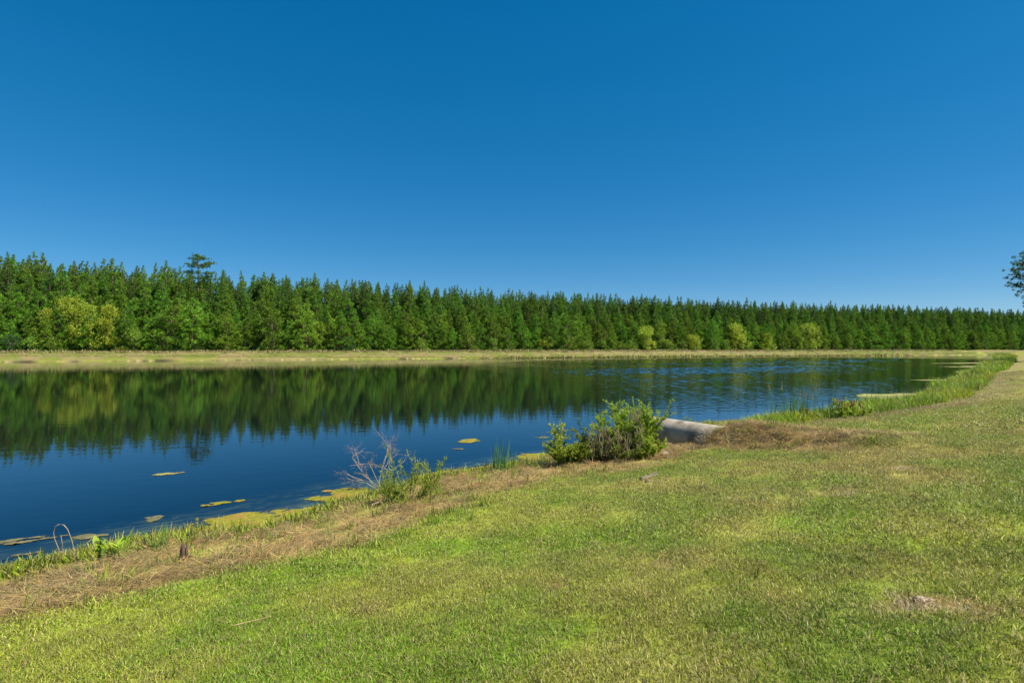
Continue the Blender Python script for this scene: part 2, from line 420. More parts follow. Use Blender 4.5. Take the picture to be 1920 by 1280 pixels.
LAWN = np.array([0.14, 0.222, 0.012]); LAWN2 = np.array([0.23, 0.28, 0.022]); DRY = np.array([0.30, 0.235, 0.075])
STRAW = np.array([0.35, 0.242, 0.088]); MUD = np.array([0.085, 0.055, 0.035]); SOIL = np.array([0.165, 0.118, 0.062])
LUSH = np.array([0.10, 0.20, 0.012]); TAN = np.array([0.235, 0.188, 0.082])
BARE = [(2.53, 3.30, 0.16), (2.72, 3.18, 0.12), (3.1, 2.75, 0.10), (0.95, 2.55, 0.07), (1.35, 4.6, 0.09), (0.35, 4.4, 0.07), (-1.1, 4.3, 0.06), (3.9, 6.3, 0.16), (5.6, 7.6, 0.2)]
def albedo(x, y, s, near, al):
    """the ground's own colour: mown lawn with dry patches, raked straw along the near water, tan far bank"""
    def mix(a, b, w): return a + (b - a) * np.asarray(w)[..., None]
    r = np.hypot(x, y)
    big = fbm(x * 0.28, y * 0.28, 31, 4)
    med = fbm(x * 1.3, y * 1.3, 32, 4)
    streak = fbm(s * 0.9, al * 0.10, 33, 3)
    c = mix(np.broadcast_to(LAWN, x.shape + (3,)), LAWN2, sstep(0.35, 0.65, med))
    dryness = np.clip(sstep(0.40, 0.66, big * 0.5 + med * 0.5) * 0.75 + sstep(0.0, 4.0, x) * 0.22 + (fbm(x * 4.5, y * 4.5, 34, 2) - 0.5) * 0.5 + sstep(0.5, 0.75, streak) * 0.4 * sstep(12, 22, r), 0, 0.9)
    dryness = dryness * (0.34 + 0.46 * sstep(-1.0, 3.5, x))
    c = mix(c, DRY, np.clip(dryness, 0, 1))
    c = c * (0.8 + 0.4 * fbm(x * 2.6, y * 2.6, 45, 3))[..., None]
    for (bx, by, br) in BARE:
        dd = np.hypot((x - bx) * 0.6, y - by) * (0.75 + 0.6 * fbm(x * 7, y * 7, 47, 2))
        c = mix(c, np.array([0.34, 0.25, 0.09]), sstep(br * 1.6, br * 0.8, dd) * 0.8)
        c = mix(c, np.array([0.36, 0.27, 0.19]), sstep(br * 0.7, br * 0.3, dd))
    # raked straw strip between lawn and water, fading out past the mound
    edge = 3.25 + (fbm(al * 0.5, s * 0.4, 35, 3) - 0.5) * 1.3 + 0.7 * sstep(0, 3, x)
    strip = sstep(edge + 0.25, edge - 0.25, s) * (1 - sstep(6.0, 9.5, x)) * near
    strip = strip * (0.55 + 0.45 * sstep(0.30, 0.5, fbm(x * 1.7, y * 1.7, 36, 3)))
    c = mix(c, mix(np.broadcast_to(STRAW, c.shape), SOIL, sstep(0.45, 0.7, fbm(x * 2.3, y * 2.3, 37, 3))), strip)
    # lush unmown strip along the right-hand shore, raked edge behind it
    lush = near * sstep(8.0, 10.0, x) * sstep(2.6, 2.0, s + (fbm(al * 0.25, s * 0, 38, 2) - 0.5) * 1.6)
    tanb = near * sstep(9.0, 13.0, x) * sstep(2.0, 2.6, s) * sstep(5.0, 3.4, s) * (0.4 + 0.5 * fbm(al * 0.2, s * 0.8, 39, 2))
    c = mix(c, TAN, tanb); c = mix(c, LUSH * 0.6, lush)
    mw = mound_w(x, y)
    c = mix(c, mix(np.broadcast_to(SOIL, c.shape), STRAW * 0.9, sstep(0.4, 0.65, fbm(x * 3, y * 3, 40, 3))), mw * 0.95)
    c = mix(c, MUD, near * sstep(0.45, 0.05, s) * (1 - sstep(8, 10, x)) * 0.8)
    # far and left banks
    t = (x - FO[0]) * FD[0] + (y - FO[1]) * FD[1]
    fs = fbm(t * 0.035, s * 0.55, 41, 4); f2 = fbm(t * 0.012, s * 1.3, 42, 3)
    fc = mix(np.broadcast_to(np.array([0.215, 0.178, 0.072]), c.shape), np.array([0.135, 0.16, 0.028]), sstep(0.36, 0.6, fs))
    fc = mix(fc, np.array([0.27, 0.175, 0.10]), sstep(0.55, 0.75, f2) * 0.6)
    fc = mix(fc, np.array([0.20, 0.21, 0.03]), sstep(3.5, 0.8, s) * 0.75)
    fc = mix(fc, np.array([0.05, 0.04, 0.02]), sstep(1.0, 0.3, s) * sstep(0.36, 0.52, fbm(t * 0.12, s * 0.3, 43, 3)))
    fc = mix(fc, np.array([0.05, 0.06, 0.02]), sstep(18.5, 21, s))
    c = np.where(near[..., None], c, fc)
    # pond bed
    bedc = mix(np.broadcast_to(np.array([0.20, 0.155, 0.07]), c.shape), np.array([0.05, 0.06, 0.05]), sstep(-0.2, -4.0, s))
    bedc = mix(bedc, np.array([0.42, 0.35, 0.11]), sstep(0.50, 0.66, fbm(x * 1.9, y * 4.2, 44, 4)) * 0.85)
    bedc = mix(bedc, np.array([0.015, 0.02, 0.012]), sstep(0.52, 0.7, fbm(x * 0.9, y * 1.7, 46, 4)) * 0.8)
    c = np.where((s < 0.02)[..., None], bedc, c)
    return c

# ------------------------------------------------------------------ ground and water sheets
rr = [0.0]
rad = 0.5
while rad < 3200: rr.append(rad); rad *= 1.0215
rr = np.array(rr)
th = np.concatenate([np.linspace(-62, 62, 561)[:-1], np.linspace(62, 298, 119)])[:-1]   # degrees clockwise from +Y
th = np.radians(th)
RRg, THg = np.meshgrid(rr[1:], th, indexing='ij')
gx, gy = RRg * np.sin(THg), RRg * np.cos(THg)
gs, gnear, gal = shore(gx, gy)
gz = height(gx, gy, gs, gnear)
gc = albedo(gx, gy, gs, gnear, gal)
nr, nt = gx.shape
ii, jj = np.meshgrid(np.arange(nr - 1), np.arange(nt), indexing='ij')
jn = (jj + 1) % nt
quads = np.stack([ii * nt + jj, (ii + 1) * nt + jj, (ii + 1) * nt + jn, ii * nt + jn], -1).reshape(-1, 4)
mb = MB()
V = np.stack([gx, gy, gz], -1).reshape(-1, 3)
c0 = np.array([[0, 0, float(height(np.array([0.0]), np.array([0.0]))[0])]])
mb.add(np.concatenate([V, c0]), Q=quads[:, ::-1], T=np.stack([np.full(nt, nr * nt), (np.arange(nt) + 1) % nt, np.arange(nt)], 1))

gm, n, l = new_mat("ground_soil_and_turf")
at = n.new("ShaderNodeAttribute"); at.attribute_name = "col"
geo = n.new("ShaderNodeNewGeometry")
nz = n.new("ShaderNodeTexNoise"); nz.inputs["Scale"].default_value = 14; nz.inputs["Detail"].default_value = 8; nz.inputs["Roughness"].default_value = 0.7
l.new(geo.outputs["Position"], nz.inputs["Vector"])
nz2 = n.new("ShaderNodeTexNoise"); nz2.inputs["Scale"].default_value = 1.1; nz2.inputs["Detail"].default_value = 9; nz2.inputs["Roughness"].default_value = 0.75
l.new(geo.outputs["Position"], nz2.inputs["Vector"])
mrn = n.new("ShaderNodeMapRange"); mrn.inputs["From Min"].default_value = 0.3; mrn.inputs["From Max"].default_value = 0.7
mrn.inputs["To Min"].default_value = 0.55; mrn.inputs["To Max"].default_value = 1.35
l.new(nz.outputs[0], mrn.inputs["Value"])
mrn2 = n.new("ShaderNodeMapRange"); mrn2.inputs["From Min"].default_value = 0.3; mrn2.inputs["From Max"].default_value = 0.7
mrn2.inputs["To Min"].default_value = 0.7; mrn2.inputs["To Max"].default_value = 1.25
l.new(nz2.outputs[0], mrn2.inputs["Value"])
mm = n.new("ShaderNodeMath"); mm.operation = 'MULTIPLY'
l.new(mrn.outputs[0], mm.inputs[0]); l.new(mrn2.outputs[0], mm.inputs[1])
hsn = n.new("ShaderNodeHueSaturation"); l.new(at.outputs["Color"], hsn.inputs["Color"]); l.new(mm.outputs[0], hsn.inputs["Value"])
pb = n.new("ShaderNodeBsdfPrincipled"); pb.inputs["Roughness"].default_value = 0.95; pb.inputs["Specular IOR Level"].default_value = 0.1
l.new(hsn.outputs[0], pb.inputs["Base Color"])
bp = n.new("ShaderNodeBump"); bp.inputs["Strength"].default_value = 0.7; bp.inputs["Distance"].default_value = 0.03
l.new(nz.outputs[0], bp.inputs["Height"]); l.new(bp.outputs[0], pb.inputs["Normal"])
out = n.new("ShaderNodeOutputMaterial"); l.new(pb.outputs[0], out.inputs[0])

me = mb.mesh("ground", gm, smooth=True)
ca = me.attributes.new("col", 'FLOAT_COLOR', 'POINT')
cc = np.concatenate([gc.reshape(-1, 3), gc[:1, 0].reshape(1, 3)])
ca.data.foreach_set("color", np.concatenate([cc, np.ones((len(cc), 1))], 1).astype(np.float32).ravel())
ground = obj("ground", me); tag(ground, kind="structure", label="mown grassy bank sloping down to the pond")

# water: a finer sheet of its own, real wavelets where the breeze ruffles it
wr = [0.6]
while wr[-1] < 430:
    q = wr[-1]; wr.append(q + (max(0.02 * q, 0.12) if q < 17 else 0.24 if q < 110 else 0.34 if q < 190 else 3.0))
wr = np.array(wr)
wth = np.radians(np.concatenate([np.linspace(-150, -64, 44)[:-1], np.linspace(-64, 2, 90)[:-1], np.linspace(2, 47, 190)[:-1], np.linspace(47, 62, 12)]))
WR, WT = np.meshgrid(wr, wth, indexing='ij')
wx, wy = WR * np.sin(WT), WR * np.cos(WT)
ws, _, _ = shore(wx, wy)
pxn = wx / np.maximum(wy, 1.0)
ruf = sstep(-0.02, 0.40, pxn + 0.08 + (fbm(wx * 0.03, wy * 0.03, 51, 3) - 0.5) * 0.35) * sstep(17, 32, wy) * sstep(-1, -5, ws)
ruf = ruf * (0.35 + 0.65 * sstep(8, 26, -ws))
tt_, dd_ = (wx - FO[0]) * FD[0] + (wy - FO[1]) * FD[1], (wx - FO[0]) * FN[0] + (wy - FO[1]) * FN[1]
ruf = ruf * (0.6 + 0.4 * sstep(0.36, 0.58, fbm(tt_ * 0.018, dd_ * 0.08, 52, 3))) * sstep(-3, -16, dd_)
wrng = np.random.default_rng(17)
wz = np.zeros_like(wx)
for k in range(26):
    lam = wrng.uniform(0.55, 1.15); ang = R(78) + wrng.normal(0, 0.75); ph = wrng.uniform(0, 6.28)
    wz += 0.031 * lam / 6.283 * np.sin((wx * math.cos(ang) + wy * math.sin(ang)) * 6.283 / lam + ph + 2.5 * fbm(wx * 0.15, wy * 0.15, 70 + k, 2))
wz = wz * ruf * np.clip((215 - WR) / 40, 0, 1)
nwr, nwt = wx.shape
ii, jj = np.meshgrid(np.arange(nwr - 1), np.arange(nwt - 1), indexing='ij')
wq = np.stack([ii * nwt + jj, (ii + 1) * nwt + jj, (ii + 1) * nwt + jj + 1, ii * nwt + jj + 1], -1).reshape(-1, 4)
wq = wq[(ws.reshape(-1)[wq] < 1.5).any(1)]
used = np.unique(wq); remap = np.full(nwr * nwt, -1); remap[used] = np.arange(len(used))
wv = np.stack([wx.reshape(-1)[used], wy.reshape(-1)[used], wz.reshape(-1)[used]], 1)
mb = MB(); mb.add(wv, Q=remap[wq][:, ::-1])
wm, n, l = new_mat("pond_water")
geo = n.new("ShaderNodeNewGeometry")
dp = n.new("ShaderNodeAttribute"); dp.attribute_name = "depth"
rp = n.new("ShaderNodeAttribute"); rp.attribute_name = "ripple"
mp = n.new("ShaderNodeMapping"); mp.inputs["Rotation"].default_value = (0, 0, R(-15)); mp.inputs["Scale"].default_value = (0.7, 1.6, 1)
l.new(geo.outputs["Position"], mp.inputs[0])
na = n.new("ShaderNodeTexNoise"); na.inputs["Scale"].default_value = 1.6; na.inputs["Detail"].default_value = 3; na.inputs["Roughness"].default_value = 0.55
l.new(mp.outputs[0], na.inputs["Vector"])
bp = n.new("ShaderNodeBump"); bp.inputs["Distance"].default_value = 0.25
l.new(na.outputs[0], bp.inputs["Height"]); l.new(rp.outputs["Fac"], bp.inputs["Strength"])
fr = n.new("ShaderNodeFresnel"); fr.inputs["IOR"].default_value = 1.48; l.new(bp.outputs[0], fr.inputs["Normal"])
gl = n.new("ShaderNodeBsdfGlossy"); gl.inputs["Roughness"].default_value = 0.015; gl.inputs["Color"].default_value = (0.95, 0.97, 1, 1)
l.new(bp.outputs[0], gl.inputs["Normal"])
tr = n.new("ShaderNodeBsdfTransparent"); tr.inputs["Color"].default_value = (0.55, 0.72, 0.75, 1)
df = n.new("ShaderNodeBsdfDiffuse"); df.inputs["Color"].default_value = (0.002, 0.004, 0.006, 1)
mx1 = n.new("ShaderNodeMixShader"); l.new(dp.outputs["Fac"], mx1.inputs[0]); l.new(tr.outputs[0], mx1.inputs[1]); l.new(df.outputs[0], mx1.inputs[2])
mx2 = n.new("ShaderNodeMixShader"); l.new(fr.outputs[0], mx2.inputs[0]); l.new(mx1.outputs[0], mx2.inputs[1]); l.new(gl.outputs[0], mx2.inputs[2])
out = n.new("ShaderNodeOutputMaterial"); l.new(mx2.outputs[0], out.inputs[0])
me = mb.mesh("pond_water", wm, smooth=True)
a1 = me.attributes.new("depth", 'FLOAT', 'POINT')
a1.data.foreach_set("value", (0.03 + 0.97 * sstep(0.1, -6.5, ws.reshape(-1)[used]) ** 0.8).astype(np.float32))
a2 = me.attributes.new("ripple", 'FLOAT', 'POINT')
a2.data.foreach_set("value", (0.012 + 0.10 * ruf.reshape(-1)[used]).astype(np.float32))
water = obj("pond_water", me); tag(water, kind="structure", label="dark blue pond water mirroring the pines")

# ------------------------------------------------------------------ scattering (instances of small clumps)
def scatter(name, P, rot, scl, tint, idx, protos):
    m = bpy.data.meshes.new(name)
    m.vertices.add(len(P)); m.vertices.foreach_set("co", np.asarray(P, np.float32).ravel())
    def att(nm, ty, key, d):
        a = m.attributes.new(nm, ty, 'POINT'); a.data.foreach_set(key, d)
    att("rot", 'FLOAT_VECTOR', "vector", np.asarray(rot, np.float32).ravel())
    att("scl", 'FLOAT', "value", np.asarray(scl, np.float32))
    att("tint", 'FLOAT_COLOR', "color", np.concatenate([np.asarray(tint), np.ones((len(P), 1))], 1).astype(np.float32).ravel())
    att("idx", 'INT', "value", np.asarray(idx, np.int32))
    m.update()
    o = obj(name, m)
    ng = bpy.data.node_groups.new(name + "_scatter", 'GeometryNodeTree')
    ng.interface.new_socket("Geometry", in_out='INPUT', socket_type='NodeSocketGeometry')
    ng.interface.new_socket("Geometry", in_out='OUTPUT', socket_type='NodeSocketGeometry')
    N, L = ng.nodes, ng.links
    gi, go = N.new("NodeGroupInput"), N.new("NodeGroupOutput")
    iop = N.new("GeometryNodeInstanceOnPoints"); iop.inputs["Pick Instance"].default_value = True
    jg = N.new("GeometryNodeJoinGeometry")
    for p in reversed(protos):
        oi = N.new("GeometryNodeObjectInfo"); oi.inputs["Object"].default_value = p; oi.inputs["As Instance"].default_value = True
        L.new(oi.outputs["Geometry"], jg.inputs[0])
    def na(nm, ty):
        a = N.new("GeometryNodeInputNamedAttribute"); a.data_type = ty; a.inputs["Name"].default_value = nm
        return a.outputs["Attribute"]
    L.new(gi.outputs[0], iop.inputs["Points"]); L.new(jg.outputs[0], iop.inputs["Instance"])
    L.new(na("idx", 'INT'), iop.inputs["Instance Index"])
    L.new(na("rot", 'FLOAT_VECTOR'), iop.inputs["Rotation"])
    L.new(na("scl", 'FLOAT'), iop.inputs["Scale"])
    L.new(iop.outputs[0], go.inputs[0])
    md = o.modifiers.new("scatter", 'NODES'); md.node_group = ng
    return o

def proto(name, mb, mat):
    return bpy.data.objects.new(name, mb.mesh(name, mat))

def rand_fan(rng, n, r0, r1, half=64.0):
    r = np.sqrt(rng.uniform(r0 ** 2, r1 ** 2, n)); t = np.radians(rng.uniform(-half, half, n))
    return r * np.sin(t), r * np.cos(t)

rng = np.random.default_rng(7)
def sprout(rng, n, rad, L, W, lean=0.3):
    mb = MB()
    a = rng.uniform(0, 2 * math.pi, n); r = rad * np.sqrt(rng.random(n))
    P = np.stack([r * np.cos(a), r * np.sin(a), np.full(n, -0.01)], 1)
    blades(mb, P, rng.uniform(0, 2 * math.pi, n), np.abs(rng.normal(0.1, lean, n)), rng.uniform(0.4, 1.2, n) * L, rng.uniform(0.7, 1.3, n) * W, rng, curve=rng.uniform(0.1, 1.1, n))
    return mb
spr = [proto("grass_sprout", sprout(rng, 14, 0.05, 0.13, 0.009), M["blade"]) for _ in range(3)] + \
      [proto("grass_sprout", sprout(rng, 40, 0.13, 0.07, 0.006), M["blade"]) for _ in range(3)]
# --- mown lawn
def lawn_clump(rng, n, rad, L, W, flat=0.35):
    mb = MB()
    a = rng.uniform(0, 2 * math.pi, n); r = rad * np.sqrt(rng.random(n))
    P = np.stack([r * np.cos(a), r * np.sin(a), np.full(n, -0.006)], 1)
    lean = np.abs(rng.normal(0.6, flat, n))
    blades(mb, P, rng.uniform(0, 2 * math.pi, n), lean, rng.uniform(0.45, 1.15, n) * L, rng.uniform(0.7, 1.3, n) * W, rng, curve=rng.uniform(0.1, 1.0, n))
    return mb
lawn_p = [proto("grass_clump", lawn_clump(rng, 150, 0.13, 0.034, 0.0032), M["blade"]) for _ in range(4)]
lawn_m = [proto("grass_clump", lawn_clump(rng, 120, 0.22, 0.04, 0.0052), M["blade"]) for _ in range(3)]
lawn_f = [proto("grass_clump", lawn_clump(rng, 90, 0.45, 0.05, 0.011), M["blade"]) for _ in range(3)]

def lawn_points(rng, n, r0, r1, half=64):
    x, y = rand_fan(rng, n, r0, r1, half)
    s, near, al = shore(x, y)
    c = albedo(x, y, s, near, al)
    edge = 3.25 + (fbm(al * 0.5, s * 0.4, 35, 3) - 0.5) * 1.3 + 0.7 * sstep(0, 3, x)
    strip = sstep(edge + 0.15, edge - 0.35, s) * (1 - sstep(6.0, 9.5, x)) * near
    mw = mound_w(x, y)
    keep = near & (s > 0.1) & (rng.random(n) > np.maximum(strip * 0.93, mw * 0.8)) & (s < 40)
    keep &= rng.random(n) > 0.22 * sstep(0.60, 0.75, fbm(x * 2.1, y * 2.1, 61, 3))
    for (bx, by, br) in BARE: keep &= (np.hypot((x - bx) * 0.6, y - by) > br * 0.75) | (rng.random(n) < 0.25)
    x, y, s, c = x[keep], y[keep], s[keep], c[keep]
    P = np.stack([x, y, height(x, y)], 1)
    return P, c
parts = []
for (n_, r0, r1, sc, k0, kn) in ((2300, 0.0, 0.0, 1.0, 0, 4), (10500, 0.9, 5.5, 1.0, 0, 4), (18000, 5.5, 14, 1.0, 4, 3), (24000, 14, 30, 1.0, 7, 3), (26000, 30, 75, 1.25, 7, 3)):
    P, c = lawn_points(rng, n_, r0, r1) if r1 else lawn_points(rng, n_, 0.0, 3.0, 180)
    k = len(P)
    tint = c * rng.uniform(0.75, 1.3, (k, 1)) * rng.uniform(0.92, 1.08, (k, 3))
    parts.append((P, np.stack([rng.normal(0, 0.08, k), rng.normal(0, 0.08, k), rng.uniform(0, 6.28, k)], 1), rng.uniform(0.7, 1.25, k) * sc, tint, rng.integers(0, kn, k) + k0))
# weeds and taller tufts dotted through the turf
P, c = lawn_points(rng, 1500, 1.5, 16)
k = len(P); gw = rng.random(k)
tint = np.where((gw < 0.55)[:, None], np.array([0.09, 0.17, 0.02]), np.where((gw < 0.8)[:, None], np.array([0.24, 0.30, 0.03]), np.array([0.36, 0.27, 0.12]))) * rng.uniform(0.7, 1.3, (k, 1))
parts.append((P, np.stack([rng.normal(0, 0.1, k), rng.normal(0, 0.1, k), rng.uniform(0, 6.28, k)], 1), rng.uniform(0.35, 0.75, k), tint, rng.integers(0, 6, k) + 10))
o = scatter("lawn_grass", *[np.concatenate([p[i] for p in parts]) for i in range(5)], protos=list(lawn_p + lawn_m + lawn_f + spr))
tag(o, "short mown lawn grass, yellow-green with dry patches, on the near bank", "grass", kind="stuff")

# --- raked dead straw on the shore strip and the mound
def straw_clump(rng, n, rad, L, W):
    mb = MB()
    a = rng.uniform(0, 2 * math.pi, n); r = rad * np.sqrt(rng.random(n))
    P = np.stack([r * np.cos(a), r * np.sin(a), rng.uniform(0.0, 0.03, n)], 1)
    az = rng.normal(0, 0.7, n) + np.where(rng.random(n) < 0.5, 0, math.pi)
    blades(mb, P, az, rng.normal(1.45, 0.18, n), rng.uniform(0.5, 1.4, n) * L, rng.uniform(0.6, 1.3, n) * W, rng, curve=rng.normal(0.05, 0.25, n))
    return mb
straw_p = [proto("straw_clump", straw_clump(rng, 80, 0.2, 0.16, 0.0045), M["blade"]) for _ in range(4)]
n_ = 21000
x, y = rand_fan(rng, n_, 3, 19, 62)
s, near, al = shore(x, y)
edge = 3.25 + (fbm(al * 0.5, s * 0.4, 35, 3) - 0.5) * 1.3 + 0.7 * sstep(0, 3, x)
w = sstep(edge + 0.3, edge - 0.3, s) * (1 - sstep(6.0, 9.5, x)) * (0.25 * sstep(0.15, 0.4, s) + 0.75 * sstep(0.4, 1.2, s + (fbm(x * 1.5, y * 1.5, 68, 2) - 0.5)))
w = np.maximum(w * (0.15 + 0.85 * sstep(0.38, 0.56, fbm(x * 1.7, y * 1.7, 36, 3))), mound_w(x, y) * 0.8) * near
k_ = rng.random(n_) < w
x, y, al = x[k_], y[k_], al[k_]; k = len(x)
tint = STRAW * rng.uniform(0.55, 1.5, (k, 1)) * rng.uniform(0.92, 1.08, (k, 3))
dk = rng.random(k) < 0.22
tint[dk] = SOIL * rng.uniform(0.5, 1.0, (dk.sum(), 1))
rot = np.stack([rng.normal(0, 0.12, k), rng.normal(0, 0.12, k), math.radians(40) + rng.normal(0, 0.5, k)], 1)
o = scatter("dead_straw", np.stack([x, y, height(x, y) + 0.004], 1), rot, rng.uniform(0.6, 1.3, k), tint, rng.integers(0, 4, k), straw_p)
tag(o, "raked dead straw lying along the near waterline and on the mound", "straw", kind="stuff")

# --- green sprouts coming up through the straw and along the waterline
n_ = 15000
x, y = rand_fan(rng, n_, 3, 19.5, 62)
s, near, al = shore(x, y)
dens = np.where(s < 0.7, 1.0, 0.22 + 0.6 * sstep(0.52, 0.62, fbm(x * 1.1, y * 1.1, 63, 3))) * sstep(-0.10, 0.12, s) * sstep(4.3, 3.3, s) * (1 - sstep(8, 10, x)) * near
dens *= np.where((x > 0.5) & (s < 0.6), 0.6, 1)
dens = np.maximum(dens, near * mound_w(x, y) * 0.9 * sstep(0.44, 0.56, fbm(x * 2.2, y * 2.2, 67, 3)))
k_ = (rng.random(n_) < dens)
x, y, s = x[k_], y[k_], s[k_]; k = len(x)
tint = np.array([0.16, 0.25, 0.012]) * rng.uniform(0.5, 1.45, (k, 1)) * rng.uniform(0.9, 1.1, (k, 3))
yl = rng.random(k) < 0.3
tint[yl] = np.array([0.22, 0.23, 0.03]) * rng.uniform(0.7, 1.3, (yl.sum(), 1))
o = scatter("grass_sprouts", np.stack([x, y, height(x, y)], 1), np.stack([rng.normal(0, 0.1, k), rng.normal(0, 0.1, k), rng.uniform(0, 6.28, k)], 1),
            rng.uniform(0.6, 1.6, k), tint, rng.integers(0, 6, k), spr)
tag(o, "green grass sprouts scattered through the straw beside the water", "grass", kind="stuff")

# --- lush unmown grass along the right-hand shore
tall = [proto("tall_grass_clump", sprout(rng, 46, 0.22, 0.42, 0.013, 0.3), M["blade"]) for _ in range(3)] + \
       [proto("tall_grass_clump", sprout(rng, 40, 0.3, 0.26, 0.02, 0.5), M["blade"]) for _ in range(3)]
al0 = float(dist_line(np.array([7.0]), np.array([18.9]), NEAR)[1][0]); al1 = float(dist_line(np.array([185.0]), np.array([205.0]), NEAR)[1][0])
seg = np.diff(NEAR, axis=0); segl = np.hypot(seg[:, 0], seg[:, 1]); cum = np.concatenate([[0], np.cumsum(segl)])
def near_pt(a, s):
    i = np.clip(np.searchsorted(cum, a) - 1, 0, len(segl) - 1)
    d = seg[i] / segl[i][:, None]
    p = NEAR[i] + d * (a - cum[i])[:, None]
    return p[:, 0] + d[:, 1] * s, p[:, 1] - d[:, 0] * s
# --- green fringe right at the water's edge of the straw bank
aw0 = float(dist_line(np.array([-12.0]), np.array([1.5]), NEAR)[1][0]); aw1 = float(dist_line(np.array([9.0]), np.array([20.5]), NEAR)[1][0])
n_ = 5200
x, y = near_pt(rng.uniform(aw0, aw1, n_), rng.normal(0.35, 0.35, n_))
s, near, al = shore(x, y)
k_ = near & (s > -0.12) & (s < 1.3) & (rng.random(n_) < 0.08 + 0.8 * sstep(0.42, 0.60, fbm(al * 0.9, s * 0.8, 69, 3)))
x, y, s = x[k_], y[k_], s[k_]; k = len(x)
tint = np.array([0.22, 0.31, 0.014]) * rng.uniform(0.5, 1.4, (k, 1)) * rng.uniform(0.9, 1.1, (k, 3))
yl = rng.random(k) < 0.4
tint[yl] = np.array([0.27, 0.25, 0.035]) * rng.uniform(0.6, 1.2, (yl.sum(), 1))
o = scatter("waterside_grass", np.stack([x, y, np.maximum(height(x, y), -0.02)], 1), np.stack([rng.normal(0, 0.1, k), rng.normal(0, 0.1, k), rng.uniform(0, 6.28, k)], 1),
            rng.uniform(0.5, 1.35, k) ** 1.6 * 1.2, tint, rng.integers(0, 6, k), spr)
tag(o, "yellow-green grass fringe at the water's edge below the straw", "grass", kind="stuff")

n_ = 15000
a = al0 + (al1 - al0) * rng.random(n_) ** 2.3
x, y = near_pt(a, rng.uniform(-0.9, 3.4, n_))
s, near, al = shore(x, y)
wid = 2.2 - (fbm(al * 0.25, s * 0, 38, 2) - 0.5) * 1.6
k_ = near & (s > -0.55 + 0.8 * (vnoise(al * 0.4, 0 * s, 64) - 0.3)) & (s < wid) & (mound_w(x, y) < 0.35)
x, y, s, al = x[k_], y[k_], s[k_], al[k_]; k = len(x)
tint = np.array([0.22, 0.34, 0.012]) * rng.uniform(0.5, 1.4, (k, 1)) * rng.uniform(0.92, 1.08, (k, 3))
pch = fbm(al * 0.3, s * 0.6, 65, 3)
tint = np.where((pch > 0.55)[:, None], tint * np.array([1.5, 1.15, 1.2]), tint)
scl = rng.uniform(0.5, 1.35, k) * (0.35 + 1.4 * fbm(al * 0.3, s * 0.5, 66, 3)) * np.clip(1 + (np.hypot(x, y) - 30) / 120, 1, 1.8)
scl *= np.where(x < 14, 0.68, 1.0)
o = scatter("shore_grass", np.stack([x, y, np.maximum(height(x, y), -0.02)], 1), np.stack([rng.normal(0, 0.1, k), rng.normal(0, 0.1, k), rng.uniform(0, 6.28, k)], 1),
            scl, tint, rng.integers(0, 6, k), tall)
tag(o, "lush tall green grass fringing the pond beyond the mound", "grass", kind="stuff")

# ------------------------------------------------------------------ pines of the far forest
def ground_z(x, y):
    return float(height(np.array([x], float), np.array([y], float))[0])

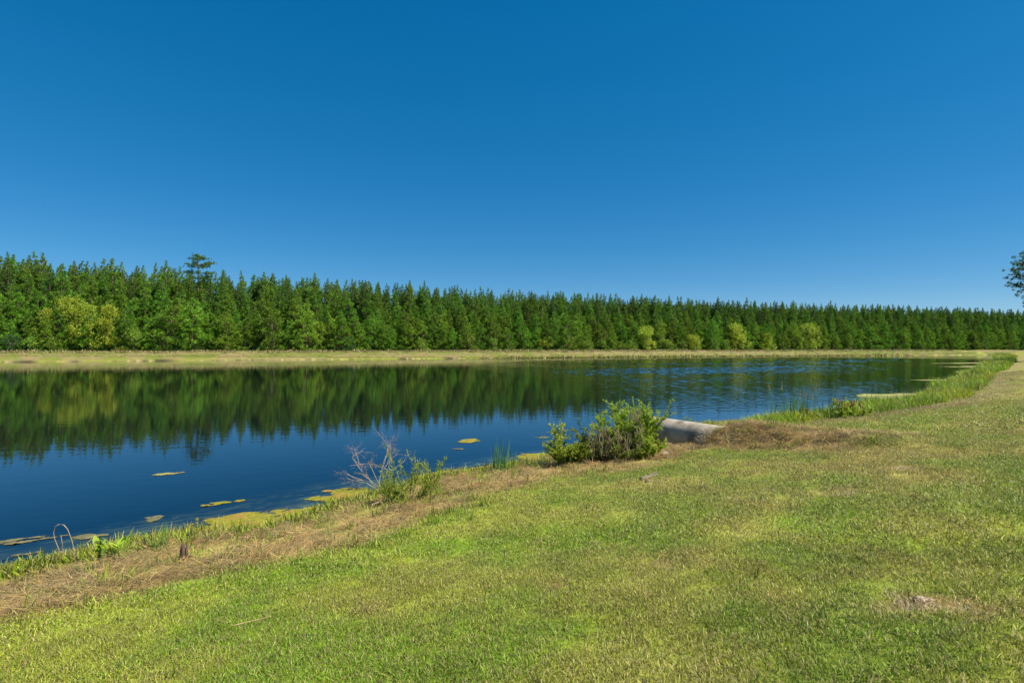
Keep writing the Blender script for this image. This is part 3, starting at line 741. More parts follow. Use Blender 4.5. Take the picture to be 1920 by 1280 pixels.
def pine_mesh(seed, H, base, Rm, spread=1.0, nd=13, mat="pine", pw=1.0):
    """plantation pine: straight tapering trunk, whorls of limbs carrying needle tufts, upright candles at the top"""
    rng = np.random.default_rng(seed)
    tb, cb = MB(), MB()
    bend = rng.normal(0, 0.45, 2)
    def axis(z):
        t = z / H
        return np.array([bend[0] * math.sin(t * 2.2), bend[1] * math.sin(t * 2.7 + 1), z])
    zs = np.linspace(-0.4, H * 0.98, 9)
    tube(tb, [axis(z) for z in zs], np.interp(zs, [-0.4, 1, H], [0.011 * H + 0.06, 0.010 * H + 0.03, 0.025]), 7)
    z = base * H
    tp, td, ta, ts = [], [], [], []
    while z < H * 0.985:
        t = (z / H - base) / (1 - base)
        prof = (min(1.0, 0.6 + 2.2 * t) if t < 0.2 else 1.0) * (1 - t) ** pw
        nb = rng.integers(4, 6) if t < 0.8 else 3
        a0 = rng.uniform(0, 6.28)
        for b in range(nb):
            a = a0 + b * 6.283 / nb + rng.normal(0, 0.25)
            L = (Rm * prof + 0.28) * rng.uniform(0.5, 1.25) * spread
            el = np.interp(t, [0, 0.4, 0.8, 1.0], [-0.05, 0.3, 0.75, 1.15]) + rng.normal(0, 0.12)
            p0 = axis(z)
            d = np.array([math.cos(a) * math.cos(el), math.sin(a) * math.cos(el), math.sin(el)])
            up = np.array([0, 0, 1.0])
            tip = p0 + d * L + up * L * 0.16
            mid = p0 + d * L * 0.55 + up * L * 0.03
            if L > 0.7: tube(tb, [p0, mid, tip], [0.018 + 0.016 * L, 0.012 + 0.008 * L, 0.012], 3, cap=False)
            nt_ = max(1, int(L / 0.34))
            for q in range(nt_):
                f = 1 - (q + rng.random() * 0.5) / (nt_ + 0.5) * 0.5
                pos = p0 * (1 - f) ** 2 + 2 * mid * f * (1 - f) + tip * f * f
                side = rng.normal(0, 0.22, 3) * (1 - 0.4 * (q == 0)) * min(L, 1.5)
                tp.append(pos + side); td.append(d * 0.7 + up * (0.75 + 0.4 * t)); ta.append(rng.random() * 0.55 + 0.18 * f); ts.append(rng.uniform(0.8, 1.2) * np.interp(t, [0.8, 0.97], [1.0, 0.55]))
        z += rng.uniform(0.5, 0.95) * (1.0 if t < 0.8 else 0.8)
    for k in range(5):
        tp.append(axis(H * (0.94 + 0.013 * k)) + rng.normal(0, 0.08, 3)); td.append(np.array([0, 0, 1.6])); ta.append(0.35); ts.append(0.72 - 0.04 * k)
    tp, td, ta, ts = np.array(tp), np.array(td), np.array(ta), np.array(ts)
    P = np.repeat(tp, nd, 0); n = len(P)
    D = np.repeat(unit(td), nd, 0) * 0.8 + rng.normal(0, 0.52, (n, 3))
    A = np.clip(np.repeat(ta, nd) + rng.normal(0, 0.13, n), 0, 1)
    SS = np.repeat(ts, nd)
    leaves(cb, P, D, rng.uniform(0.42, 0.76, n) * SS, rng.uniform(0.06, 0.105, n) * SS, rng, a=A, fold=0.1)
    return tb.mesh("pine_trunk", M["bark"]), cb.mesh("pine_crown", M[mat])

edge_v = [pine_mesh(100 + i, 11.0, 0.03, 2.9 + 0.4 * (i % 3), nd=23, mat="pine_light", pw=(0.9, 0.78, 1.05)[i % 3]) for i in range(6)]
mid_v = [pine_mesh(200 + i, 17.0, 0.08, 2.7 + 0.4 * (i % 3), nd=23, pw=(1.0, 0.88, 1.15)[i % 3]) for i in range(6)]
tall_v = [pine_mesh(300 + i, 23.0, 0.30, 2.5 + 0.35 * (i % 4), nd=22, pw=(1.05, 0.92, 1.2, 1.1)[i % 4], mat="pine_dark" if i % 3 == 2 else "pine") for i in range(8)]

def forest_xy(t, d):
    p = FO + FD * t + FN * d
    return float(p[0]), float(p[1])
prng = random.Random(5)
def hfac(t):           # trees stand taller at the left-hand end
    return float(np.interp(t, [-130, -60, 40, 140, 240], [1.16, 1.03, 0.95, 0.92, 0.95]))
ORD = "first second third fourth fifth sixth seventh eighth ninth tenth eleventh twelfth thirteenth fourteenth fifteenth sixteenth seventeenth eighteenth nineteenth twentieth twenty-first twenty-second twenty-third twenty-fourth twenty-fifth".split()
LAND = [(-999, "the left edge of the picture"), (203, "the pale willows on the left"), (371, "the column of the lone flat-topped pine"), (700, "the column of the dead twig shrub"),
        (940, "the column of the cattails"), (1213, "the first right-hand willow"), (1513, "the last right-hand willow")]
def by_landmark(pxs):
    """for each of a row's trees, given its column: (which one, right of what), counting left to right"""
    outl = [None] * len(pxs); cnt = {}
    for i in sorted(range(len(pxs)), key=lambda q: pxs[q]):
        lm = [k for k, (lx, _) in enumerate(LAND) if pxs[i] >= lx][-1]
        cnt[lm] = cnt.get(lm, -1) + 1
        outl[i] = (ORD[cnt[lm]], LAND[lm][1])
    return outl
rows = [(21.5, 4.9, edge_v, (0.75, 1.30), "%s bushy front-row pine right of %s", "pines of the front row along the forest edge"),
        (25.5, 4.9, mid_v, (0.70, 0.95), "%s green second-row pine right of %s", "pines of the second row"),
        (30.0, 5.1, mid_v, (0.98, 1.16), "%s mid-forest pine below the skyline, right of %s", "pines in the middle of the forest"),
        (35.0, 5.1, tall_v, (0.76, 1.10), "%s tall skyline pine right of %s", "tall pines on the forest skyline")]
for (d0, sp, variants, hr, lab, grp) in rows:
    t = -122.0
    spots = []
    while t < 236:
        tt = t + prng.uniform(-1.1, 1.1); d = d0 + prng.uniform(-1.6, 1.6)
        spots.append((tt, *forest_xy(tt, d)))
        t += sp
    names = by_landmark([960 + 1000 * x / y for (_, x, y) in spots])
    for (tt, x, y), nm in zip(spots, names):
        f = prng.uniform(*hr) * hfac(tt)
        if d0 < 27 and 78 < 960 + 1000 * x / y < 218: f *= 0.55 if d0 < 23 else 0.8
        if d0 > 27 and 335 < 960 + 1000 * x / y < 408: f *= 0.97
        tr_m, cr_m = prng.choice(variants)
        e = empty("pine_tree", (x, y, ground_z(x, y)), lab % nm, "pine tree", grp, prng.uniform(0, 6.28))
        e.scale = (f * prng.uniform(0.95, 1.2), f * prng.uniform(0.95, 1.2), f)
        obj("trunk", tr_m, e); obj("crown", cr_m, e)
# the mass of trees behind, and on beyond both ends of what the photo shows
P, rot, scl, idx = [], [], [], []
mass = edge_v[:3] + mid_v[:3] + tall_v[1:8:2]
back = []
for tr_m, cr_m in mass:
    back += [bpy.data.objects.new("pine_in_mass", tr_m), bpy.data.objects.new("pine_in_mass", cr_m)]
def add_back(t, d, hmin, hmax, k0, k1):
    x, y = forest_xy(t, d)
    f = prng.uniform(hmin, hmax) * hfac(t); v = prng.randint(k0, k1); rz = prng.uniform(0, 6.28)
    if 335 < 960 + 1000 * x / y < 408: f *= 0.97
    z = ground_z(x, y)
    for j in (0, 1):
        P.append((x, y, z)); rot.append((0, 0, rz)); scl.append(f); idx.append(v * 2 + j)
for (d0, hmin, hmax, k0, k1, sp) in ((37.5, 0.80, 1.02, 6, 9, 3.2), (40, 0.86, 1.08, 6, 9, 2.9), (44.5, 0.88, 1.11, 6, 9, 2.9), (49, 0.92, 1.13, 6, 9, 3.0), (54, 0.94, 1.15, 6, 9, 3.2), (60, 0.95, 1.16, 6, 9, 3.6),
                                     (23.5, 0.6, 1.0, 0, 2, 3.6), (28, 0.9, 1.35, 0, 2, 3.2), (32.5, 0.75, 1.0, 3, 5, 3.2), (38, 0.85, 1.1, 3, 5, 3.2)):
    t = -150.0
    while t < 330:
        add_back(t + prng.uniform(-1.6, 1.6), d0 + prng.uniform(-2, 2), hmin, hmax, k0, k1); t += sp
for (d0, hmin, hmax, k0, k1) in ((22, 0.7, 1.2, 0, 2), (27, 0.8, 1.0, 3, 5), (33, 0.8, 1.0, 6, 9)):
    for (ta, tb_) in ((-200.0, -124.0), (238.0, 330.0)):
        t = ta
        while t < tb_:
            add_back(t + prng.uniform(-1.2, 1.2), d0 + prng.uniform(-1.6, 1.6), hmin, hmax, k0, k1); t += 5.0
o = scatter("forest", P, rot, scl, np.full((len(P), 3), 0.1), idx, back)
tag(o, "deep mass of pines behind the rows along the pond", "forest", kind="stuff")

# ------------------------------------------------------------------ broad trees and shrubs at the forest edge
def crown_tree(name, x, y, h, w, mat, label, cat, group, seed, leaf=0.42, n=2600, lobes=7, base=0.12, trunk=True):
    rng = np.random.default_rng(seed)
    z0 = ground_z(x, y)
    e = empty(name, (x, y, z0 - 0.05), label, cat, group, rng.uniform(0, 6.28))
    tb, cb = MB(), MB()
    L = []
    for k in range(lobes):
        a = rng.uniform(0, 6.28); rr_ = w * 0.5 * rng.uniform(0.1, 0.62)
        hz = h * rng.uniform(base + 0.2, 0.80)
        if k == 0: rr_, hz = 0.0, h * 0.76
        sz = w * rng.uniform(0.17, 0.30)
        L.append((np.array([rr_ * math.cos(a), rr_ * math.sin(a), min(hz, h - sz * 0.8)]), sz))
    for k in range(3):
        a = rng.uniform(0, 6.28); L.append((np.array([w * 0.3 * math.cos(a), w * 0.3 * math.sin(a), h * (base + 0.12)]), w * 0.24))
    fork = np.array([0, 0, h * 0.16])
    tube(tb, [(0, 0, -0.3), (0.03 * w, 0, h * 0.08), fork], [0.02 * w + 0.05, 0.016 * w + 0.04, 0.013 * w + 0.03], 6)
    for c, sz in L:
        m_ = (fork + c) / 2 + rng.normal(0, 0.05 * w, 3)
        tube(tb, [fork, m_, c], [0.010 * w + 0.02, 0.007 * w + 0.015, 0.012], 4)
    for c, sz in L:
        k = max(10, int(n * sz ** 2 / sum(s_ ** 2 for _, s_ in L) / 9))
        # sprays: little clusters of leaves on a shell, thicker outside
        U = unit(rng.normal(size=(k, 3))); rad_ = sz * rng.uniform(0.62, 1.1, (k, 1))
        C = c + U * rad_ * np.array([1, 1, 0.9])
        C = np.repeat(C, 9, 0) + rng.normal(0, leaf * 0.55, (k * 9, 3))
        D = np.repeat(U, 9, 0) * 0.7 + rng.normal(0, 0.6, (k * 9, 3)) + np.array([0, 0, 0.35])
        A = np.clip(np.repeat(rng.uniform(0.05, 0.9, k), 9) + rng.normal(0, 0.12, k * 9), 0, 1)
        leaves(cb, C, D, rng.uniform(0.6, 1.3, k * 9) * leaf, rng.uniform(0.35, 0.6, k * 9) * leaf, rng, a=A)
    obj("trunk", tb.mesh("trunk", M["bark"]), e); obj("crown", cb.mesh("crown", M[mat]), e)
    return e

def far_xy(px, d):
    """spot d metres behind the far waterline, on the photo's column px"""
    k = (px - 960) / 1000.0
    # FO + FD t + FN d, with x = k y
    t = (k * (FO[1] + FN[1] * d) - FO[0] - FN[0] * d) / (FD[0] - k * FD[1])
    return forest_xy(t, d)
def top_h(px, d, py):
    x, y = far_xy(px, d)
    return x, y, CAM_Z + (652 - py) / 1000.0 * y - ground_z(x, y)

WILLOWS = [(88, 22.5, 563, 5.0, "small pale yellow-green tree at the near side of the leftmost willow group"),
           (124, 23.5, 541, 8.5, "tallest pale yellow-green willow, its dome left of the twin dome"),
           (164, 23.0, 547, 9.0, "broad pale yellow-green willow in the middle of the left group"),
           (203, 22.5, 557, 5.6, "narrow rounded yellow-green willow at the right of the left group"),
           (1213, 19.5, 609, 9.0, "broad yellow-green willow at the forest edge, first of the right-hand willows"),
           (1300, 19.5, 627, 7.5, "low yellow-green willow between two taller willows"),
           (1384, 19.5, 604, 8.8, "tall two-headed yellow-green willow at the forest edge"),
           (1436, 19.5, 618, 7.0, "small yellow-green willow beside the tall two-headed one"),
           (1513, 21.5, 602, 10.5, "yellow-green willow half hidden by pines, rightmost of its kind")]
for i, (px, d, py, w, lab) in enumerate(WILLOWS):
    x, y, h = top_h(px, d, py)
    crown_tree("willow_tree", x, y, h, w, "willow", lab, "willow", "yellow-green willows at the forest edge", 900 + i, leaf=0.42, n=4200, lobes=8 if w > 6 else 5)
# greener shrubs in front of the pines
srng = random.Random(11)
SH = [(18, 628, 6, "broad"), (60, 625, 5, "shrub"), (100, 630, 6, "shrub"), (250, 612, 6, "shrub"), (305, 615, 6, "shrub"), (330, 628, 5, "broad"), (420, 622, 5, "shrub"), (505, 612, 6, "shrub"), (585, 622, 6, "shrub"),
      (655, 630, 4.5, "broad"), (790, 632, 5, "shrub"), (880, 624, 6, "shrub"), (925, 634, 5, "shrub"), (1025, 627, 6.5, "willow"), (1066, 630, 6, "willow"), (1100, 638, 5, "shrub"), (1130, 637, 6, "shrub"),
      (1165, 640, 5, "shrub"), (1185, 636, 6, "shrub"), (1255, 636, 6, "shrub"), (1278, 640, 5, "shrub"), (1340, 630, 6, "shrub"), (1362, 634, 5, "shrub")]
sh_names = by_landmark([q[0] for q in SH])
for i, (px, py, w, mt) in enumerate(SH):
    d = 19.0 + srng.uniform(-0.5, 0.8)
    x, y, h = top_h(px, d, py)
    nm = {"willow": "yellowish", "shrub": "green", "broad": "dark green"}[mt]
    crown_tree("edge_shrub", x, y, max(h, 1.6), w * 0.9, mt, "%s %s forest-foot shrub right of %s" % (sh_names[i][0], nm, sh_names[i][1]), "shrub", "rounded shrubs along the foot of the forest", 950 + i, leaf=0.34, n=1700, lobes=5, base=0.05)
x, y, h = top_h(225, 18.2, 642)
crown_tree("rusty_shrub", x, y, 1.6, 5.0, "rust", "low rust-coloured shrub in the scrub below the left willows", "shrub", None, 990, leaf=0.3, n=700, lobes=4, base=0.02)

# scrub of long grass along the foot of the forest on the left, tufts all along the far bank
scr = [proto("scrub_clump", sprout(rng, 60, 0.8, 1.1, 0.07, 0.3), M["blade"]) for _ in range(3)]
n_ = 2600
t = rng.uniform(-150, 225, n_); d = 17.8 + rng.normal(0, 0.9, n_)
lim = np.where(t < -55, 1.0, 0.25)
k_ = rng.random(n_) < lim
t, d = t[k_], d[k_]; k = len(t)
px_, py_ = FO[0] + FD[0] * t + FN[0] * d, FO[1] + FD[1] * t + FN[1] * d
tint = np.array([0.13, 0.19, 0.03]) * rng.uniform(0.6, 1.4, (k, 1)) * rng.uniform(0.88, 1.12, (k, 3))
o = scatter("scrub_grass", np.stack([px_, py_, height(px_, py_)], 1), np.stack([np.zeros(k), np.zeros(k), rng.uniform(0, 6.28, k)], 1),
            rng.uniform(0.5, 1.25, k) * np.where(t < -55, 1.15, 0.6), tint, rng.integers(0, 3, k), scr)
tag(o, "long scrubby grass along the foot of the forest", "grass", kind="stuff")
tuf = [proto("bank_tuft", sprout(rng, 40, 0.5, 0.16, 0.045, 0.5), M["blade"]) for _ in range(3)]
n_ = 9000
t = rng.uniform(-150, 200, n_); d = rng.uniform(0.1, 17.0, n_) ** 1.0
d[: 2200] = np.abs(rng.normal(0.3, 0.35, 2200))
px_, py_ = FO[0] + FD[0] * t + FN[0] * d, FO[1] + FD[1] * t + FN[1] * d
s_, nr_, al_ = shore(px_, py_)
k_ = (s_ > 0.02) & ~nr_
px_, py_, s_, nr_, al_ = px_[k_], py_[k_], s_[k_], nr_[k_], al_[k_]; k = len(px_)
tint = albedo(px_, py_, np.maximum(s_, 0.8), nr_, al_) * rng.uniform(0.75, 1.3, (k, 1))
o = scatter("bank_grass", np.stack([px_, py_, height(px_, py_)], 1), np.stack([np.zeros(k), np.zeros(k), rng.uniform(0, 6.28, k)], 1),
            rng.uniform(0.4, 1.3, k) ** 1.5 * np.where(s_ < 1.0, np.where(rng.random(k) < 0.12, 4.2, 1.9), np.where(s_ > 10.5, np.where(rng.random(k) < 0.1, 3.4, 1.7), 0.8)), tint, rng.integers(0, 3, k), tuf)
tag(o, "thin tan and green grass on the far bank", "grass", kind="stuff")

# ------------------------------------------------------------------ the lone flat-topped pine and the tree at the right-hand edge
def layered_tree(name, x, y, H, Rm, z_from, label, seed, layers, dens=1.0, mat="pine_dark"):
    rng = np.random.default_rng(seed)
    e = empty(name, (x, y, ground_z(x, y) - 0.1), label, "pine tree")
    tb, cb = MB(), MB()
    tube(tb, [(0, 0, -0.3), (0.1, 0.05, H * 0.4), (-0.1, 0, H * 0.8), (0, 0, H * 0.98)], [0.35, 0.27, 0.14, 0.04], 8)
    TP, TD = [], []
    for (zf, reach, nb) in layers:
        a0 = rng.uniform(0, 6.28)
        for b in range(nb):
            a = a0 + b * 6.283 / nb + rng.normal(0, 0.3)
            L = Rm * reach * rng.uniform(0.75, 1.1); z = H * zf + rng.normal(0, 0.25)
            p0 = np.array([0, 0, z]); d = np.array([math.cos(a), math.sin(a), 0.10])
            tip = p0 + d * L + np.array([0, 0, 0.12 * L]); mid = p0 + d * L * 0.5 + np.array([0, 0, 0.12 * L])
            tube(tb, [p0, mid, tip], [0.09, 0.055, 0.02], 4)
            m_ = int((9 * L / 2 + 5) * dens)
            for q in range(m_):
                f = rng.uniform(0.35, 1.03)
                pos = p0 * (1 - f) ** 2 + 2 * mid * f * (1 - f) + tip * f * f
                TP.append(pos + rng.normal(0, 1, 3) * np.array([0.42, 0.42, 0.17])); TD.append(d + np.array([0, 0, 0.8]))
    TP, TD = np.array(TP), unit(np.array(TD)); nd = 16; n = len(TP) * nd
    A = np.clip(np.repeat(rng.uniform(0.1, 0.7, len(TP)), nd) + rng.normal(0, 0.12, n), 0, 1)
    leaves(cb, np.repeat(TP, nd, 0), np.repeat(TD, nd, 0) * 0.5 + rng.normal(0, 0.6, (n, 3)), rng.uniform(0.3, 0.5, n), rng.uniform(0.06, 0.10, n), rng, a=A)
    obj("trunk", tb.mesh("trunk", M["bark"]), e); obj("crown", cb.mesh("crown", M[mat]), e)
    return e
x, y = far_xy(371, 39.0)
H = CAM_Z + (652 - 478) / 1000.0 * y - ground_z(x, y)
layered_tree("flat_topped_pine", x, y, H, 4.3, 0, "lone older pine with flat layered crown rising above the forest skyline", 77,
             [(0.70, 0.75, 4), (0.76, 0.9, 5), (0.80, 1.0, 5), (0.875, 0.95, 6), (0.90, 1.05, 5), (0.945, 0.72, 5), (0.975, 0.42, 5), (0.99, 0.25, 4)])
ex, ey = 94.0, 92.0
layered_tree("edge_pine", ex, ey, 21.0, 6.6, 0, "dark spreading tree reaching into the picture above the right bank", 78,
             [(0.34, 0.45, 6), (0.38, 0.70, 8), (0.43, 0.70, 8), (0.475, 0.80, 9), (0.52, 0.85, 9), (0.565, 0.95, 10), (0.60, 1.15, 10), (0.64, 0.95, 10), (0.68, 0.92, 10), (0.72, 0.90, 10), (0.76, 0.85, 9), (0.80, 0.75, 8), (0.84, 0.6, 8), (0.88, 0.5, 7), (0.93, 0.4, 6), (0.97, 0.25, 5)], dens=0.5)

# ------------------------------------------------------------------ things on the near bank
def at(px, py, z=None, it=12):
    """world point of a photo pixel on the ground (or at height z)"""
    zz = 0.3 if z is None else z
    for _ in range(it):
        y = (CAM_Z - zz) * 1000.0 / (py - 652); x = (px - 960) / 1000.0 * y
        if z is not None: break
        zz = 0.5 * zz + 0.5 * max(ground_z(x, y), 0.0)
    return np.array([x, y, zz])

# --- concrete drain pipe
def pipe():
    ax = np.array([PIPE_DIR[0], PIPE_DIR[1], 0.02]); ax = ax / np.linalg.norm(ax)
    p0 = np.array([PIPE_A[0] + 0.1, PIPE_A[1] - 0.2, 0.52])
    e = empty("drain_pipe", tuple(p0 - np.array([0, 0, 0.36])), "weathered grey concrete drain pipe running out of the soil mound", "pipe")
    side = np.array([-ax[1], ax[0], 0.0]); up = np.cross(ax, side) * -1
    up = np.array([0, 0, 1.0]); side = unit(np.cross(ax, up))
    off = np.array([0, 0, 0.36])
    def ring_sweep(stations, sides=40):
        mbp = MB(); V = []
        th_ = np.arange(sides) * 2 * math.pi / sides
        for (t, r) in stations:
            V.append(off + ax * t + r * (np.cos(th_)[:, None] * side + np.sin(th_)[:, None] * up))
        V = np.concatenate(V); k = len(stations)
        i = np.arange(k - 1)[:, None] * sides; j = np.arange(sides)[None, :]; j2 = (j + 1) % sides
        mbp.add(V, Q=np.stack([i + j, i + j2, i + sides + j2, i + sides + j], -1).reshape(-1, 4)[:, ::-1])
        return mbp
    body = [(5.6, 0.31), (0.0, 0.31), (0.0, 0.40)]
    for t in np.linspace(0.1, 2.4, 12): body.append((t, 0.40))
    body += []
    for t in np.linspace(2.6, 5.6, 12): body.append((t, 0.40))
    o = obj("barrel", ring_sweep(body).mesh("barrel", M["concrete"], smooth=False), e)
    for p in o.data.polygons: p.use_smooth = p.center.length_squared > 0 and abs(p.normal.dot(Vector(ax))) < 0.5
    o.data.set_sharp_from_angle(angle=R(40))
    obj("collar", ring_sweep([(3.35, 0.395), (3.35, 0.425), (3.37, 0.435), (3.7, 0.435), (3.72, 0.425), (3.72, 0.395)]).mesh("collar", M["concrete"], smooth=False), e)
pipe()

# --- generic leafy shrub of arching stems
def stem_path(rng, p, az, lean, L, sag, k=6):
    pts = [np.array(p, float)]
    for i in range(k):
        a = lean + sag * (i + 0.5) / k
        d = np.array([math.cos(az) * math.sin(a), math.sin(az) * math.sin(a), math.cos(a)])
        az += rng.normal(0, 0.12)
        pts.append(pts[-1] + d * L / k)
    return np.array(pts)
def on_path(pts, f):
    q = f * (len(pts) - 1); i = np.minimum(q.astype(int), len(pts) - 2); u = (q - i)[:, None]
    return pts[i] * (1 - u) + pts[i + 1] * u, unit(pts[i + 1] - pts[i])
def shrub(mbs, mbl, rng, n, rad, L, lean, sag, leaf, width, per, r=0.006, f0=0.15, upw=0.3, twigs=3, toneshift=0.0, droop=0.0):
    for s_ in range(n):
        a = rng.uniform(0, 6.28); rr_ = rad * math.sqrt(rng.random())
        p = (rr_ * math.cos(a), rr_ * math.sin(a), -0.03)
        LL = L * rng.uniform(0.55, 1.1)
        pts = stem_path(rng, p, a + rng.normal(0, 0.5), abs(rng.normal(lean * (0.3 + rr_ / max(rad, 1e-3)), 0.12)), LL, sag * rng.uniform(0.4, 1.3))
        tube(mbs, pts, np.linspace(r, r * 0.3, len(pts)), 4, a=rng.random())
        paths = [pts]
        for q in range(twigs):
            f = np.array([rng.uniform(0.25, 0.9)]); b, d = on_path(pts, f)
            tw = stem_path(rng, b[0], rng.uniform(0, 6.28), rng.uniform(0.4, 1.0), LL * rng.uniform(0.2, 0.4), sag * 0.6, 4)
            tube(mbs, tw, np.linspace(r * 0.55, r * 0.25, len(tw)), 3, a=rng.random()); paths.append(tw)
        for pt in paths:
            m_ = int(per * (1 if pt is pts else 0.45)); f = rng.uniform(f0 if pt is pts else 0.1, 1.0, m_)
            b, d = on_path(pt, f)
            D = d * 0.6 + rng.normal(0, 0.7, (m_, 3)) + np.array([0, 0, upw])
            tone = np.clip(0.25 + 0.5 * f + rng.normal(0, 0.18, m_) + toneshift, 0, 1)
            leaves(mbl, b, D, leaf * rng.uniform(0.6, 1.25, m_), width * rng.uniform(0.7, 1.2, m_), rng, a=tone, droop=droop)

def place(name, p, label, cat, group=None, rz=0.0):
    return empty(name, (float(p[0]), float(p[1]), float(p[2])), label, cat, group, rz)

# --- big leafy bush in front of the pipe, dead vine curtains hanging in it
rng = np.random.default_rng(41)
p = at(1163, 862)
e = place("leafy_bush", p, "tall leafy bush tangled with dead vines, hiding the end of the pipe", "bush")
sb, lb, vb, db = MB(), MB(), MB(), MB()
def shrub_at(ox, oy, sbm, lbm, *a, **k):
    s2, l2 = MB(), MB(); shrub(s2, l2, *a, **k)
    for src, dst in ((s2, sbm), (l2, lbm)):
        off = 0
        V = np.concatenate(src.V) + np.array([ox, oy, 0]); T = np.concatenate(src.T) if src.T else None; Q = np.concatenate(src.Q) if src.Q else None
        dst.add(V, T=T, Q=Q, a=np.concatenate(src.A))
shrub_at(0.36, 0.30, sb, lb, rng, 26, 0.26, 1.22, 0.20, 0.40, 0.062, 0.017, 175, r=0.008, twigs=5)
shrub_at(0.05, 0.30, sb, lb, rng, 22, 0.28, 1.20, 0.22, 0.55, 0.062, 0.017, 165, r=0.008, twigs=5, toneshift=0.1)
shrub_at(0.55, 0.05, sb, lb, rng, 16, 0.18, 0.70, 0.35, 0.6, 0.06, 0.017, 150, r=0.007, twigs=4)
shrub_at(-0.42, 0.15, sb, vb, rng, 26, 0.30, 0.85, 0.30, 0.8, 0.06, 0.024, 90, r=0.006, twigs=5)
shrub_at(-0.10, -0.1, sb, vb, rng, 22, 0.30, 0.75, 0.35, 0.9, 0.055, 0.022, 70, r=0.006, twigs=4)
shrub_at(0.60, 0.45, sb, lb, rng, 9, 0.09, 1.45, 0.14, 0.25, 0.066, 0.018, 150, r=0.007, twigs=4)
for (cx, cy, topz, n, w) in ((0.33, -0.10, 1.20, 34, 0.07), (-0.40, -0.28, 0.80, 70, 0.2), (-0.05, -0.3, 0.7, 24, 0.2)):
    for k in range(n):
        a0 = np.array([cx + rng.normal(0, w), cy + rng.normal(0, 0.12), topz * rng.uniform(0.75, 1.05)])
        pts = [a0]
        for q in range(5): pts.append(pts[-1] + np.array([rng.normal(0.008, 0.035), rng.normal(-0.015, 0.03), -a0[2] * rng.uniform(0.1, 0.2)]))
        tube(db, pts, np.linspace(0.005, 0.003, 6), 3, a=rng.random(), cap=False)
obj("stems", sb.mesh("stems", M["stem_green"]), e); obj("foliage", lb.mesh("foliage", M["bush"]), e)
tag(obj("vine_foliage", vb.mesh("vine_foliage", M["bush_dark"]), e), "darker olive vine foliage on the left of the bush")
tag(obj("dead_vines", db.mesh("dead_vines", M["dead"]), e), "grey-brown dead vines hanging in the bush")

# --- smaller light bush beside it
p = at(1066, 868)
e = place("small_bush", p, "smaller dense yellow-green bush left of the tangled bush", "bush")
sb, lb = MB(), MB()
shrub(sb, lb, rng, 46, 0.30, 0.58, 0.4, 0.5, 0.042, 0.016, 130, r=0.005, twigs=4)
shrub_at(-0.22, 0.2, sb, lb, rng, 5, 0.05, 0.98, 0.12, 0.2, 0.08, 0.024, 75, r=0.005, twigs=3, toneshift=0.15)
shrub_at(0.22, 0.05, sb, lb, rng, 22, 0.22, 0.52, 0.4, 0.5, 0.065, 0.026, 70, r=0.005, twigs=3)
obj("stems", sb.mesh("stems", M["stem_green"]), e); obj("foliage", lb.mesh("foliage", M["bush_light"]), e)
p = at(1098, 848)
e = place("weed_stalk", p, "single tall narrow weed stalk between the two bushes", "weed")
sb, lb = MB(), MB()
shrub(sb, lb, rng, 2, 0.03, 1.0, 0.05, 0.1, 0.06, 0.02, 70, r=0.005, twigs=1)
obj("stems", sb.mesh("stems", M["stem_green"]), e); obj("foliage", lb.mesh("foliage", M["broad"]), e)

# --- heap of brown dead leaves at the foot of the bush
def leaf_heap(px, py, r, h, n, label, mat="brown_leaf", name="leaf_heap"):
    p = at(px, py)
    mbh = MB(); a = rng.uniform(0, 6.28, n); q = np.sqrt(rng.random(n)) * r
    P = np.stack([q * np.cos(a), q * np.sin(a), h * (1 - (q / r) ** 2) * rng.uniform(0.1, 1, n)], 1)
    leaves(mbh, P, rng.normal(size=(n, 3)) * np.array([1, 1, 0.5]), rng.uniform(0.04, 0.09, n), rng.uniform(0.012, 0.035, n), rng)
    return tag(obj(name, mbh.mesh(name, M[mat]), None, tuple(p)), label, "dead leaves")
leaf_heap(1128, 868, 0.28, 0.16, 420, "heap of rust-brown dead leaves at the foot of the tangled bush")
leaf_heap(1195, 855, 0.30, 0.14, 260, "dark clump of dead roots and leaves below the bush", "stump" if False else "brown_leaf")
leaf_heap(905, 912, 0.22, 0.07, 160, "thin scatter of brown leaves on the bank below the cattails")

# --- bare dead shrub and the willow shrub growing beside it
def branching(mb, rng, p, d, L, r, depth, spread=0.55, bias=(0, 0, 0), zigzag=0.1):
    pts = [np.array(p, float)]; d = unit(np.array(d, float))
    k = 5
    for i in range(k):
        d = unit(d + rng.normal(0, zigzag, 3) + np.array(bias) * 0.12)
        pts.append(pts[-1] + d * L / k)
    tube(mb, pts, np.linspace(r, r * 0.55, k + 1), 4 if depth > 1 else 3, a=rng.random(), cap=depth == 0)
    if depth == 0: return
    for q in range(rng.integers(3, 6)):
        f = rng.uniform(0.3, 1.0); b, dd = on_path(np.array(pts), np.array([f]))
        nd_ = unit(dd[0] + rng.normal(0, spread, 3))
        branching(mb, rng, b[0], nd_, L * rng.uniform(0.35, 0.62), r * 0.5, depth - 1, spread, bias, zigzag)
rng = np.random.default_rng(52)
p = at(712, 918)
e = place("dead_shrub", p, "bare grey-brown dead shrub leaning over the water", "shrub")
for k, (d, L) in enumerate((((-0.75, 0.1, 0.95), 0.95), ((-0.25, 0.15, 1.2), 1.05), ((-1.15, 0.0, 0.7), 0.8), ((0.0, 0.1, 1.2), 0.95), ((-0.55, -0.1, 0.9), 0.75), ((-1.1, 0.25, 0.45), 0.65))):
    mbk = MB(); branching(mbk, rng, (0.02 * k, 0, -0.03), d, L, 0.0085, 3, 0.5, (-0.2, 0, 0.1), 0.11)
    obj("limb", mbk.mesh("limb", M["twig"]), e)
p = at(772, 938)
